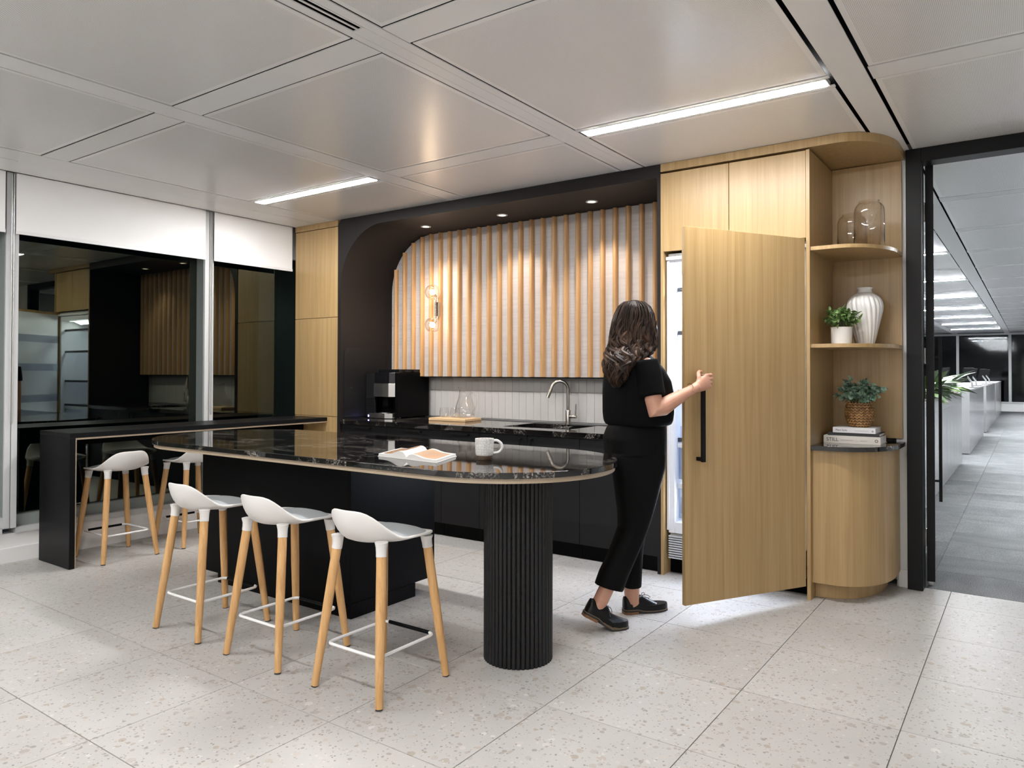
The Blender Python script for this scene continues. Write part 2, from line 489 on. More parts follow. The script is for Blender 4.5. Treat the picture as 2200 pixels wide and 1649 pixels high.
def dup(o, loc=None, parent=None, rot=None):
    c = o.copy(); link(c)
    if parent is not None: c.parent = parent
    if loc is not None: c.location = loc
    if rot is not None: c.rotation_euler = rot
    return c

def copy_tree(o, parent=None):
    c = o.copy(); link(c)
    if parent: c.parent = parent
    for ch in list(o.children): copy_tree(ch, c)
    return c

def remesh(o, vox, smooth_it=0):
    md = o.modifiers.new('remesh', 'REMESH'); md.mode = 'VOXEL'; md.voxel_size = vox; md.use_smooth_shade = True
    if smooth_it:
        s = o.modifiers.new('smooth', 'SMOOTH'); s.factor = 0.5; s.iterations = smooth_it

def lettering(name, txt, size, mat, loc, rot, parent, extr=0.0004):
    cu = bpy.data.curves.new(name, 'FONT'); cu.body = txt; cu.size = size; cu.extrude = extr
    t = bpy.data.objects.new(name, cu); link(t)
    dg = bpy.context.evaluated_depsgraph_get()
    me = bpy.data.meshes.new_from_object(t.evaluated_get(dg))
    bpy.data.objects.remove(t)
    me.materials.clear(); me.materials.append(M[mat])
    o = bpy.data.objects.new(name, me); link(o)
    o.parent = parent; o.location = Vector(loc) - origin(parent); o.rotation_euler = rot
    return o

def arc(cx, cy, r, a0, a1, n, ry=None):
    ry = r if ry is None else ry
    return [(cx + r * math.cos(R(a0 + (a1 - a0) * i / n)), cy + ry * math.sin(R(a0 + (a1 - a0) * i / n))) for i in range(n + 1)]

# ================================================================== SETTING
CZ = 2.735
XW, XR, YF, YD = -5.87, 2.589, -3.484, 5.22     # window wall foot, right wall, wall behind the camera, door wall
YC = 4.58                                       # front plane of the joinery

floor = mk('floor', B().box(XW, XR, YF, 5.262, -0.10, -0.004), 'floorgrout', kind='structure', label='pale terrazzo tile floor of the kitchen', smooth=False)
tiles = {}
xs = [-0.411 + 0.6 * k for k in range(-10, 6)]
ys = [0.716 + 0.6 * k for k in range(-7, 9)]
def clip(a, lo, hi): return max(lo, min(hi, a))
for i in range(len(xs) - 1):
    for j in range(len(ys) - 1):
        x0, x1 = clip(xs[i], XW, XR), clip(xs[i + 1], XW, XR)
        y0, y1 = clip(ys[j], YF, 5.262), clip(ys[j + 1], YF, 5.262)
        if x1 - x0 < 0.02 or y1 - y0 < 0.02: continue
        key = (round(x1 - x0, 3), round(y1 - y0, 3))
        c = ((x0 + x1) / 2, (y0 + y1) / 2, 0)
        if key not in tiles:
            hx, hy, g, ch = key[0] / 2, key[1] / 2, 0.0018, 0.0006
            b = B()
            b.add([(-hx + g, -hy + g, -0.012), (hx - g, -hy + g, -0.012), (hx - g, hy - g, -0.012), (-hx + g, hy - g, -0.012),
                   (-hx + g, -hy + g, -ch), (hx - g, -hy + g, -ch), (hx - g, hy - g, -ch), (-hx + g, hy - g, -ch),
                   (-hx + g + ch, -hy + g + ch, 0), (hx - g - ch, -hy + g + ch, 0), (hx - g - ch, hy - g - ch, 0), (-hx + g + ch, hy - g - ch, 0)],
                  [(8, 9, 10, 11), (4, 5, 9, 8), (5, 6, 10, 9), (6, 7, 11, 10), (7, 4, 8, 11), (0, 1, 5, 4), (1, 2, 6, 5), (2, 3, 7, 6), (3, 0, 4, 7)])
            b.v = [(p[0] + c[0], p[1] + c[1], p[2]) for p in b.v]
            tiles[key] = mk('tile', b, 'terrazzo', floor, own=c)
        else:
            dup(tiles[key], c)

# ceiling: dark void above, metal panels and beams below it
ceiling = mk('ceiling', B().box(-6.0, XR, YF, 5.3, CZ + 0.05, CZ + 0.12), 'gap', kind='structure', label='grey perforated metal panel ceiling of the kitchen')
PX = [-2.146 + 1.54 * k for k in range(-2, 4)]          # left edges of the panels
PY = [2.283 + 1.543 * k for k in range(-4, 2)]
PW, PH = 1.378, 1.378
g = 0.0085
pan = None
for i, x in enumerate(PX):
    for y in PY:
        x1 = min(x + PW, XR - 0.004); y1 = min(y + PH, 5.2); y0 = max(y, YF + 0.004)
        if x1 - x < 0.1 or y1 - y0 < 0.1: continue
        c = ((x + x + PW) / 2, (y + y + PH) / 2, CZ)
        full = abs(x1 - x - PW) < 1e-6 and abs(y1 - y - PH) < 1e-6 and y0 == y
        if full and pan:
            dup(pan, c)
        else:
            o = mk('ceiling_panel', B().box(x + g, x1 - g, y0 + g, y1 - g, CZ, CZ + 0.004), 'perf', ceiling, own=c, bevel=0.001, seg=1)
            if full: pan = o
def beam(x0, x1, y0, y1):
    mk('ceiling_beam', B().box(x0, x1, y0, y1, CZ - 0.001, CZ + 0.004), 'ceil', ceiling, own=((x0 + x1) / 2, (y0 + y1) / 2, CZ))
BX = [(-5.800, -5.228)] + [(x + PW + 0.003, x + 1.54 - 0.003) for x in PX if x + PW < XR]
slots_kitchen = []
for k, (a, b_) in enumerate(BX):
    if k == 0:
        # strip along the windows, with the slot diffusers cut in
        for (y0, y1) in ((YF, 2.08), (3.885, 5.3)):
            slots_kitchen.append((-5.5, y0, y1))
        beam(a, -5.500, YF, 5.3); beam(-5.470, b_, YF, 5.3)
        beam(-5.499, -5.471, 2.08, 3.885)
    elif abs(a - (-2.305)) < 0.02:
        beam(a, -2.268, YF, 5.3); beam(-2.198, b_, YF, 5.3)
        beam(-2.267, -2.199, 2.072, 5.3); beam(-2.267, -2.199, YF, 0.9)
    else:
        if abs(a + 0.765) < 0.02: a, b_ = a + 0.010, b_ - 0.008
        beam(a, b_, YF, 5.3)
for j, y in enumerate(PY):
    y0, y1 = y + PH + 0.003, y + 1.543 - 0.003
    for i, x in enumerate(PX):
        xa, xb = x + 0.003, min(x + PW - 0.003, XR - 0.004)
        if xb - xa < 0.1 or y1 > 5.25: continue
        lit = (i % 2 == 0) and (j % 2 == 0 if False else (round((y - 2.283) / 1.543) % 2 == 0))
        if lit:
            beam(xa, xb, y0, y0 + 0.030); beam(xa, xb, y1 - 0.027, y1)
        else:
            beam(xa, xb, y0, y1)
mk('slot_backing', B().box(-5.5, -5.47, YF, 5.3, CZ + 0.037, CZ + 0.043), 'void', ceiling)
# slot diffusers are things of their own
def slot_diffuser(x0, x1, y0, y1, label):
    t = root('slot_diffuser', label, 'air vent', ((x0 + x1) / 2, (y0 + y1) / 2, CZ), 'linear air slots in the ceiling')
    mk('back', B().box(x0, x1, y0, y1, CZ + 0.030, CZ + 0.036), 'void', t)
    n = 3
    for k in range(n):
        xc = x0 + (x1 - x0) * (k + 0.0) / (n - 1)
        xc = min(max(xc, x0 + 0.004), x1 - 0.004)
        mk('vane', B().box(xc - 0.004, xc + 0.004, y0, y1, CZ - 0.002, CZ + 0.002), 'ceil', t)
slot_diffuser(-5.499, -5.471, 3.890, 4.57, 'thin black air slot above the window blind next to the tall oak cabinet')
slot_diffuser(-5.499, -5.471, -1.0, 2.075, 'thin black air slot in the ceiling at the far left edge of the photo')
slot_diffuser(-2.266, -2.200, 0.91, 2.070, 'wide double black air slot in the ceiling beam at the top of the photo')

def ceiling_light(x0, x1, yc, label, mat='strip', name='linear_ceiling_light', z=CZ, hw=0.042):
    t = root(name, label, 'ceiling light', ((x0 + x1) / 2, yc, z), None)
    w_ = hw + 0.008
    mk('housing', B().box(x0 - 0.01, x1 + 0.01, yc - w_, yc - hw, z - 0.003, z + 0.02).box(x0 - 0.01, x1 + 0.01, yc + hw, yc + w_, z - 0.003, z + 0.02)
       .box(x0 - 0.01, x0, yc - hw, yc + hw, z - 0.003, z + 0.02).box(x1, x1 + 0.01, yc - hw, yc + hw, z - 0.003, z + 0.02), 'whitemetal', t)
    mk('diffuser', B().box(x0 + 0.001, x1 - 0.001, yc - hw + 0.001, yc + hw - 0.001, z - 0.0045, z + 0.016), mat, t)
    return t
LX = [(-5.195, -3.875), (-2.120, -0.800), (0.965, 2.285)]
names = {(0, 0): 'bright linear ceiling light nearest the windows, above the bar counter', (1, 0): 'long bright linear ceiling light in front of the oak fridge cabinet'}
for j in range(3):
    for i in range(3):
        if i == 2 and j < 2: continue
        lab = names.get((i, j), 'linear ceiling light behind the camera, row %s, column %s' % ('abc'[j], 'abc'[i]))
        ceiling_light(LX[i][0], LX[i][1], 3.7455 - 3.086 * j, lab)

# window wall
wl = root('wall_left', 'white low wall under the windows on the left', None, (XW, 0, 0), kind='structure')
mk('upstand', B().box(XW - 0.25, XW, YF, 5.5, -0.1, 0.205), 'white', wl)
mk('upper_wall', B().box(-6.15, -5.97, YF, 5.5, 2.45, 2.9), 'white', wl)
mk('baseboard', B().box(XW, XW + 0.012, YF, 4.56, 0.0, 0.105), 'white', wl, bevel=0.002)
def window(name, y0, y1, label):
    t = root(name, label, None, (-5.95, (y0 + y1) / 2, 0), kind='structure')
    mk('pane', B().box(-5.958, -5.950, y0, y1, 0.28, 2.50), 'winglass', t)
    mk('sill_rail', B().box(-5.99, -5.845, y0 + 0.001, y1 - 0.001, 0.207, 0.245), 'frame', t)
    mk('lower_rail', B().box(-5.985, -5.90, y0 + 0.001, y1 - 0.001, 0.246, 0.325), 'framegreen', t)
    mk('head_rail', B().box(-5.985, -5.90, y0 + 0.001, y1 - 0.001, 2.44, 2.56), 'frame', t)
    return t
MUL = [(-0.82 - 0.04, -0.82 + 0.04), (0.685 - 0.04, 0.685 + 0.04), (2.148, 2.228), (3.658, 3.742)]
mys = [YF] + [v for m in MUL for v in m] + [5.36]
for k in range(5):
    window('window_%d' % (k + 1), mys[2 * k], mys[2 * k + 1],
           ['dark night window far behind the camera', 'dark night window behind the camera', 'window at the left edge of the photo', 'wide dark night window reflecting the kitchen', 'narrow dark window beside the tall oak cabinet'][k])
for k, (a, b_) in enumerate(MUL):
    t = root('trim_%d' % (k + 1), 'pale metal window mullion', None, (-5.88, (a + b_) / 2, 0), kind='structure')
    mk('mullion', B().box(-5.955, -5.832, a, a + 0.037, 0.246, CZ).box(-5.955, -5.832, b_ - 0.037, b_, 0.246, CZ), 'frame', t, bevel=0.002)
    mk('channel', B().box(-5.955, -5.842, a + 0.037, b_ - 0.037, 0.246, CZ), 'inkgrey', t)
    mk('side_face', B().box(-5.949, -5.846, a - 0.005, a - 0.0005, 0.326, 2.43), 'framegreen', t)
BL = [(-0.77, 0.635, 'white roller blind out of frame'), (0.735, 2.140, 'white roller blind at the left edge of the photo'), (2.192, 3.655, 'wide white roller blind over the large dark window'), (3.722, 4.566, 'short white roller blind beside the tall oak cabinet')]
for a, b_, lab in BL:
    t = root('roller_blind', lab, 'blind', (-5.81, (a + b_) / 2, 2.32))
    mk('fabric', B().box(-5.812, -5.809, a + 0.008, b_ - 0.008, 2.325, CZ - 0.004), 'blind', t)
    mk('bottom_rail', B().box(-5.816, -5.804, a + 0.006, b_ - 0.006, 2.305, 2.327), 'whitemetal', t, bevel=0.002)
    yb = a - 0.012
    b = B().tube([(-5.822, yb, z) for z in (CZ - 0.01, 2.0, 1.5, 0.98)] + [(-5.822, yb + 0.006, 0.97), (-5.822, yb + 0.012, 0.98)] + [(-5.822, yb + 0.012, z) for z in (1.5, 2.0, CZ - 0.01)], 0.0022, 5)
    mk('pull_chain', b, 'steel', t)

# outer walls
mk('wall_right', B().box(XR, XR + 0.15, YF, 5.3, 0, 2.9), 'white', kind='structure', label='plain white wall on the right, outside the photo')
mk('wall_front', B().box(-6.2, XR, YF - 0.15, YF, 0, 2.9), 'white', kind='structure', label='plain white wall behind the camera')
wb = root('wall_back', 'white wall behind the kitchen and beside the glass door', None, (-2, 5.3, 0), kind='structure')
mk('plaster', B().box(-5.90, -0.70, 5.372, 5.50, 0, 2.9).box(-0.700, -0.640, 5.206, 5.50, 0, CZ - 0.002).box(1.30, XR, 5.22, 5.35, 0, 2.9).box(-0.64, 1.30, 5.225, 5.35, 2.737, 2.9), 'white', wb)
mk('baseboard', B().box(-0.69, -0.637, 5.194, 5.206, 0.0, 0.11), 'white', wb, bevel=0.002)
# splashback tiles: two stacked rows of upright tiles
mk('tile_bed', B().box(-5.14, -2.045, 5.366, 5.3715, 0.92, 1.42), 'grout', wb)
tw, th = 0.0755, 0.247
tl = None
k = 0
x = -5.138
while x + tw < -2.045:
    for r_ in range(2):
        z0 = 0.922 + r_ * (th + 0.003)
        c = (x + tw / 2, 5.361, z0 + th / 2)
        if tl is None:
            tl = mk('tile', B().box(x + 0.0007, x + tw - 0.0007, 5.358, 5.366, z0, z0 + th), 'splash', wb, own=c, bevel=0.0012, seg=1)
            o = tl
        else:
            o = dup(tl, Vector(c) - origin(wb))
        o.location.y += random.uniform(-0.0008, 0.0008)
        o.rotation_euler = (random.uniform(-0.004, 0.004), 0, random.uniform(-0.003, 0.003))
    x += tw

# door_1 : black frame, glazed leaf folded open into the office
d1 = root('door_1', 'black framed glass door standing open to the office', None, (0.3, 5.2, 0), kind='structure')
mk('frame', B().box(-0.637, -0.552, 5.165, 5.30, 0, CZ - 0.001).box(1.20, 1.30, 5.165, 5.30, 0, CZ - 0.001).box(-0.552, 1.20, 5.165, 5.30, 2.648, CZ - 0.001), 'blackmetal', d1, bevel=0.003)
def swing(b):
    m_ = Matrix.Translation((-0.5255, 5.34, 0)) @ Matrix.Rotation(R(5.3), 4, 'Z') @ Matrix.Translation((0.5255, -5.34, 0))
    b.v = [tuple(m_ @ Vector(p)) for p in b.v]; return b
leaf = mk('door_leaf', swing(B().box(-0.548, -0.503, 5.315, 5.365, 0.03, 2.665).box(-0.548, -0.503, 6.27, 6.30, 0.03, 2.60).box(-0.545, -0.506, 5.365, 6.27, 0.03, 0.06).box(-0.545, -0.506, 5.365, 6.27, 2.56, 2.60)), 'blackmetal', d1, bevel=0.002)
mk('door_glass', swing(B().box(-0.530, -0.522, 5.366, 6.269, 0.061, 2.559)), 'doorglass', leaf)
mk('hinge', B().box(-0.556, -0.546, 5.302, 5.33, 0.25, 0.36).box(-0.556, -0.546, 5.302, 5.33, 1.4, 1.5).box(-0.556, -0.546, 5.302, 5.33, 2.3, 2.42), 'steel', d1)
mk('pull_handle', swing(B().box(-0.478, -0.456, 6.14, 6.175, 0.41, 1.60).box(-0.503, -0.478, 6.15, 6.165, 0.55, 0.565).box(-0.503, -0.478, 6.15, 6.165, 1.45, 1.465)), 'blackmetal', leaf, bevel=0.002)
mk('floor_pin', B().box(-0.538, -0.512, 5.325, 5.355, 0.004, 0.03), 'steel', d1)

# ================================================================== OFFICE beyond the door
OX0, OX1, OY1 = -7.5, 2.6, 31.0
fo = mk('floor_office', B().box(OX0, OX1, 5.262, OY1, -0.1, -0.008), 'carpet', kind='structure', label='grey carpet tile floor of the office')
ct = None
for i in range(6):
    for j in range(32):
        x0, y0 = -1.54 + 0.5 * i, 5.2655 + 0.5 * j
        if x0 > 1.2: continue
        c = (x0 + 0.25, y0 + 0.25, 0)
        rz = 0 if (i + j) % 2 else PI / 2
        if ct is None:
            ct = mk('carpet_tile', B().box(x0 + 0.001, x0 + 0.499, y0 + 0.001, y0 + 0.499, -0.007, 0.0), 'carpet', fo, own=c, bevel=0.002, seg=1)
        else:
            dup(ct, c, rot=(0, 0, rz))
mk('carpet_rest', B().box(OX0, OX1, 21.27, OY1, -0.006, -0.001).box(OX0, -1.545, 5.262, 21.27, -0.006, -0.001).box(1.47, OX1, 5.262, 21.27, -0.006, -0.001), 'carpet', fo)
co = mk('ceiling_office', B().box(OX0, OX1, 5.3, OY1, CZ + 0.022, CZ + 0.15), 'gap', kind='structure', label='grey panel ceiling of the office')
op = None
oxs = [-3.686, -2.146, -0.6, 0.94]
oys = [2.283 + 1.543 * k for k in range(2, 19)]
for x in oxs:
    for y in oys:
        a, b_ = (x + 0.007, x + PW - 0.007)
        c = (x + PW / 2, y + PH / 2 if y > 5.3 else y + PH / 2, CZ)
        if y + PH > OY1: continue
        if op is None:
            op = mk('ceiling_panel', B().box(a, b_, y + 0.007, y + PH - 0.007, CZ, CZ + 0.004), 'perf_office', co, own=c)
        else:
            dup(op, c)
for x in [-5.3] + oxs:
    x0, x1 = x + PW + 0.003, x + 1.54 - 0.003
    mk('ceiling_beam', B().box(x0, x1, 5.301, OY1, CZ - 0.001, CZ + 0.004), 'officeceil', co, own=((x0 + x1) / 2, 18, CZ))
mk('ceiling_beam', B().box(OX0, -3.92, 5.301, OY1, CZ - 0.001, CZ + 0.02).box(2.42, OX1, 5.301, OY1, CZ - 0.001, CZ + 0.004), 'officeceil', co)
for y in oys:
    for x in oxs:
        y0, y1 = y + PH + 0.003, y + 1.543 - 0.003
        if y1 > OY1: continue
        mk('ceiling_beam', B().box(x + 0.003, x + PW - 0.003, y0, y1, CZ - 0.0005, CZ + 0.004), 'officeceil', co, own=(x + PW / 2, y0 + 0.08, CZ))
slot_diffuser(-0.53, 0.70, 6.752, 6.776, 'thin dark air slot in the office ceiling just beyond the glass door')
ordn = ['nearest', 'second', 'third', 'fourth', 'fifth', 'sixth', 'farthest']
for k in range(7):
    y = 9.84 + 2.93 * k
    ceiling_light(-2.10, -0.80, y, '%s linear ceiling light of the office row seen through the doorway' % ordn[k], 'strip_office', 'office_ceiling_light', z=CZ - 0.006, hw=0.03)
for k in range(4):
    y = 8.3 + 5.9 * k
    ceiling_light(0.965, 2.285, y, 'office ceiling light right of the doorway, out of view, bay %s' % 'abcd'[k], 'strip_office', 'office_ceiling_light', z=CZ - 0.006, hw=0.03)
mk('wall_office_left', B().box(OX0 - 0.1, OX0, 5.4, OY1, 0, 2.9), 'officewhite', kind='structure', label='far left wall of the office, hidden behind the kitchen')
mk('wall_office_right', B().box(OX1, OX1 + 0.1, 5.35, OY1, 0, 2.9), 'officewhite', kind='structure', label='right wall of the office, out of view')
wo = root('wall_office_back', 'far window wall of the office', None, (0, OY1, 0), kind='structure')
mk('low_wall', B().box(OX0, OX1, OY1, OY1 + 0.15, 0, 0.27), 'white', wo)
mk('sill_rail', B().box(OX0, OX1, OY1 - 0.02, OY1 + 0.10, 0.271, 0.335), 'frame', wo)
mk('head_rail', B().box(OX0, OX1, OY1, OY1 + 0.10, 2.68, 2.80), 'frame', wo)
mk('pane', B().box(OX0, OX1, OY1 + 0.09, OY1 + 0.10, 0.335, 2.68), 'officeglass', wo)
for k in range(-3, 2):
    x = -2.18 + 1.565 * k + 1.565
    mk('mullion', B().box(x - 0.042, x + 0.042, OY1 - 0.02, OY1 + 0.08, 0.336, 2.70), 'frame', wo)

# locker run with planter trough, white desk units, monitors
lk = root('locker_bank', 'low pale grey locker run under the planter beside the office aisle', 'lockers', (-1.1, 9, 0))
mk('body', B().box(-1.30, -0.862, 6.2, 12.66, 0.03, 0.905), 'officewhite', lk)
ld = None
for k in range(14):
    y0 = 6.2 + 0.4614 * k
    c = (-0.851, y0 + 0.23, 0.47)
    if ld is None:
        ld = mk('locker_door', B().box(-0.861, -0.842, y0 + 0.003, y0 + 0.4584, 0.035, 0.912), 'officewhite', lk, own=c, bevel=0.002, seg=1)
    else:
        dup(ld, Vector(c) - origin(lk))
mk('plinth', B().box(-1.28, -0.88, 6.22, 12.64, 0, 0.029), 'ink', lk)
pt = root('planter_trough', 'long pale grey planter trough on top of the office lockers', 'planter', (-1.05, 9, 0.925))
mk('trough', B().box(-1.26, -0.842, 6.2, 12.66, 0.913, 1.06), 'officewhite', pt, bevel=0.003)
mk('soil', B().box(-1.24, -0.862, 6.22, 12.64, 1.061, 1.066), 'soil', pt)

def leaf_mesh(b, L, W, curl=0.25, fold=0.15, n=5):
    """pointed leaf along +x, 2 x n quads"""
    vs = []; fs = []
    for i in range(n + 1):
        t = i / n
        ww = W * math.sin(PI * min(1, t ** 0.8)) * 0.5 + 0.0006
        z = -curl * L * t * t
        vs += [(L * t, -ww, z + fold * ww), (L * t, 0, z), (L * t, ww, z + fold * ww)]
    for i in range(n):
        a = 3 * i
        fs += [(a, a + 3, a + 4, a + 1), (a + 1, a + 4, a + 5, a + 2)]
    b.add(vs, fs)
    return b

def leaf_proto(name, L, W, mat, parent, curl=0.25, fold=0.2):
    me = to_mesh(name, leaf_mesh(B(), L, W, curl, fold), True, Vector((0, 0, 0)), 80)
    me.materials.append(M[mat])
    o = bpy.data.objects.new(name, me); link(o); o.parent = parent
    return o

op_ = root('potted_foliage', 'broad leaved green foliage spilling from the office planter trough', 'plant', (-1.0, 10.3, 1.07))
lp = leaf_proto('leaf', 0.42, 0.13, 'leafc', op_, 0.35)
first = True
stm = B()
for k in range(70):
    y = random.uniform(-1.3, 1.6); x = random.uniform(-0.1, 0.12)
    el = random.uniform(0.1, 1.0); az = random.uniform(-1.5, 1.5)
    o = lp if first else dup(lp)
    first = False
    o.location = (x, y, random.uniform(0.0, 0.10))
    o.rotation_euler = (random.uniform(-0.4, 0.4), -el, az)
    s_ = random.uniform(0.55, 1.05); o.scale = (s_, s_, s_)
    stm.tube([(-1.0 + x, 10.3 + y, 1.066), (-1.0 + x, 10.3 + y, 1.075 + o.location.z)], 0.006, 5)
mk('stems', stm, 'stem', op_)

for k, (y0, y1) in enumerate(((14.2, 18.6), (19.6, 24.65), (25.0, 29.6))):
    t = root('desk_unit', ['nearest', 'middle', 'farthest'][k] + ' white desk unit along the office aisle', 'desk', (-1.6, (y0 + y1) / 2, 0), 'white desk units of the office')
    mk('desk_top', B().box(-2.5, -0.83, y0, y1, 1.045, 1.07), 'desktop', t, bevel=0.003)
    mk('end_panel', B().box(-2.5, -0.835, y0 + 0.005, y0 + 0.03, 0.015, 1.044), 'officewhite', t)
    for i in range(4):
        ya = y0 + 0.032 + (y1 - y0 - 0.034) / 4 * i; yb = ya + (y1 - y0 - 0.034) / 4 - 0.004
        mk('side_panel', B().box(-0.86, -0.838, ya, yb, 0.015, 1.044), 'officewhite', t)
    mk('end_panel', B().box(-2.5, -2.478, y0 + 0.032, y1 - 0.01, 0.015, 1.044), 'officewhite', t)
def monitor(x, y, z0, rz, label):
    t = root('monitor', label, 'monitor', (x, y, z0), 'monitors on the office desks')
    b = B().box(-0.21, 0.21, -0.012, 0.012, 0.10, 0.37)
    m_ = Matrix.Translation((x, y, z0)) @ Matrix.Rotation(rz, 4, 'Z') @ Matrix.Rotation(R(-12), 4, 'X')
    b.v = [tuple(m_ @ Vector(p)) for p in b.v]
    mk('screen', b, 'monitor', t, bevel=0.005)
    m2 = Matrix.Translation((x, y, z0)) @ Matrix.Rotation(rz, 4, 'Z')
    b = B().tube([m2 @ Vector(p) for p in ((0.02, 0.14, 0.02), (0.02, 0.13, 0.10), (0.0, 0.02, 0.24))], 0.017, 8)
    mk('arm', b, 'desktop', t)
    b = B().box(-0.07, 0.11, 0.07, 0.21, 0.0, 0.018); b.v = [tuple(m2 @ Vector(p)) for p in b.v]
    mk('base', b, 'desktop', t, bevel=0.003)
monitor(-1.00, 15.7, 1.071, R(-108), 'black monitor on a white arm, nearest on the office desks')
monitor(-1.30, 15.0, 1.071, R(-72), 'black monitor left of the nearest one, behind the planter leaves')
monitor(-1.06, 18.0, 1.071, R(-105), 'small black monitor behind the nearest office monitor')
monitor(-1.00, 20.6, 1.071, R(-105), 'far black monitor on the second white desk unit')
monitor(-1.04, 23.2, 1.071, R(-105), 'farthest black monitor on the second white desk unit')

# ================================================================== JOINERY
# tall oak cabinet, left
tc_ = root('tall_cabinet', 'tall oak veneer cabinet between the window and the black alcove', 'cabinet', (-5.49, 4.9, 0))
mk('body', B().box(-5.795, -5.190, 4.605, 5.36, 0.0, 2.68), 'oak', tc_)
for (z0, z1) in ((0.11, 0.928), (0.932, 1.842), (1.846, 2.674)):
    mk('door', B().box(-5.790, -5.192, 4.582, 4.604, z0, z1), 'oak', tc_, bevel=0.0015, seg=1)
mk('top_fascia', B().box(-5.792, -5.188, 4.58, 4.604, 2.680, CZ - 0.002), 'oak', tc_)
mk('plinth', B().box(-5.79, -5.192, 4.60, 4.606, 0.001, 0.106), 'oak', tc_)

# black alcove surround
al = root('alcove_surround', 'matte black alcove surround with one rounded upper corner around the kitchen wall', 'alcove', (-3.6, 4.9, 0))
XL, XRj, ZS, RC = -5.146, -2.043, 2.646, 0.53
inner = [(XL, 0.0), (XL, ZS - RC)] + [(XL + RC - RC * math.cos(R(a)), ZS - RC + RC * math.sin(R(a))) for a in range(6, 91, 6)] + [(XRj, ZS), (XRj, 0.0)]
outer = [(-5.186, 0.0), (-5.186, CZ - 0.002), (-2.021, CZ - 0.002), (-2.021, 0.0)]
def surround(y0, y1):
    # ring between inner arch and outer rectangle, cut into quads fan-wise
    n = len(inner)
    outp = []
    for (x, z) in inner:
        if z <= ZS - RC + 1e-6 and x < -5: outp.append((-5.186, z))
        elif z <= 1e-6: outp.append((-2.021, z))
        elif abs(x - XRj) < 1e-6: outp.append((-2.021, CZ - 0.002))
        else:
            a = math.atan2(z - (ZS - RC), (XL + RC) - x) if x < XL + RC else PI / 2
            t = a / (PI / 2)
            outp.append((-5.186, ZS - RC + (CZ - 0.002 - ZS + RC) * t * 2) if t < 0.5 else (-5.186 + (XL + RC + 5.186) * (t - 0.5) * 2, CZ - 0.002))
    rings = []
    vs = []; fs = []
    for k in range(n):
        vs += [(inner[k][0], y0, inner[k][1]), (outp[k][0], y0, outp[k][1]), (inner[k][0], y1, inner[k][1]), (outp[k][0], y1, outp[k][1])]
    for k in range(n - 1):
        a, c = 4 * k, 4 * k + 4
        fs += [(a, c, c + 1, a + 1), (a + 2, a + 3, c + 3, c + 2), (a, a + 2, c + 2, c), (a + 1, c + 1, c + 3, a + 3)]
    fs += [(0, 1, 3, 2), (4 * n - 4, 4 * n - 2, 4 * n - 1, 4 * n - 3)]
    return B().add(vs, fs)
mk('surround', surround(4.578, 5.355), 'niche', al, smooth=True, ang=25)
pl = []
for (cx_, cz_, a0) in ((5.10, 1.51, 0), (4.67, 1.51, 90)):
    pl += [(cx_ + 0.05 * math.cos(R(a0 + a)), cz_ + 0.05 * math.sin(R(a0 + a))) for a in range(0, 91, 15)]
pl = [(5.15, 0.925)] + pl + [(4.62, 0.925)]
b = B(); n = len(pl)
b.add([(-5.1455, y, z) for y, z in pl] + [(-5.138, y, z) for y, z in pl], [tuple(range(n)), tuple(range(2 * n - 1, n - 1, -1))] + [(i, n + i, n + (i + 1) % n, (i + 1) % n) for i in range(n)])
mk('splash_panel', b, 'blacksatin', al, bevel=0.001)

# downlights in the alcove soffit
for k, x in enumerate((-4.424, -3.579, -2.735)):
    t = root('downlight', ['left', 'middle', 'right'][k] + ' recessed round downlight in the black alcove soffit', 'downlight', (x, 4.925, ZS), 'downlights over the worktop')
    mk('trim_ring', B().lathe([(0.030, -0.001), (0.046, -0.001), (0.046, -0.006), (0.030, -0.006), (0.030, -0.001)], (x, 4.925, ZS), 28, cap=False), 'whitemetal', t, smooth=True)
    mk('lens', B().lathe([(0.0298, -0.0005), (0.0298, -0.003)], (x, 4.925, ZS), 28), 'lamp', t)
    ld_ = bpy.data.lights.new('downlight_beam', 'SPOT'); ld_.energy = DOWN; ld_.color = (1.0, 0.87, 0.74)
    ld_.spot_size = R(105); ld_.spot_blend = 0.65; ld_.shadow_soft_size = 0.028
    lo = bpy.data.objects.new('downlight_beam', ld_); link(lo); lo.parent = t; lo.location = (0, 0, -0.012)

# slatted wall panel
sp = root('slatted_wall_panel', 'linen wall panel with vertical oak slats following the curved alcove corner', 'wall panel', (-3.6, 5.24, 1.3))
def arch_z(x):
    if x < XL + RC: return ZS - RC + math.sqrt(max(0, RC * RC - (XL + RC - x) ** 2))
    return ZS
RCk = RC
poly = [(XL + 0.002, 1.30), (XL + 0.002, ZS - RC)] + [(XL + RC - (RC - 0.002) * math.cos(R(a)), ZS - RC + (RC - 0.002) * math.sin(R(a))) for a in range(6, 91, 6)] + [(XRj - 0.002, ZS - 0.002), (XRj - 0.002, 1.30)]
n = len(poly)
b = B().add([(x, 5.235, z) for x, z in poly] + [(x, 5.352, z) for x, z in poly], [tuple(range(n)), tuple(range(2 * n - 1, n - 1, -1))] + [(i, n + i, n + (i + 1) % n, (i + 1) % n) for i in range(n)])
mk('backing_board', b, 'linen', sp)
for k in range(27):
    x = -5.075 + 0.1137 * k
    if x > -2.06: break
    zt = min(arch_z(x - 0.02), arch_z(x)) - 0.004
    ring = []
    for z in (1.302, zt):
        ring.append([(x + 0.0205 * math.cos(R(a)), 5.2345 - 0.036 * math.sin(R(a)) ** 0.75, z) for a in range(0, 181, 15)])
    mk('slat', B().loft(ring), 'oak_slat', sp, smooth=True, ang=50, own=(x, 5.235, 1.3))
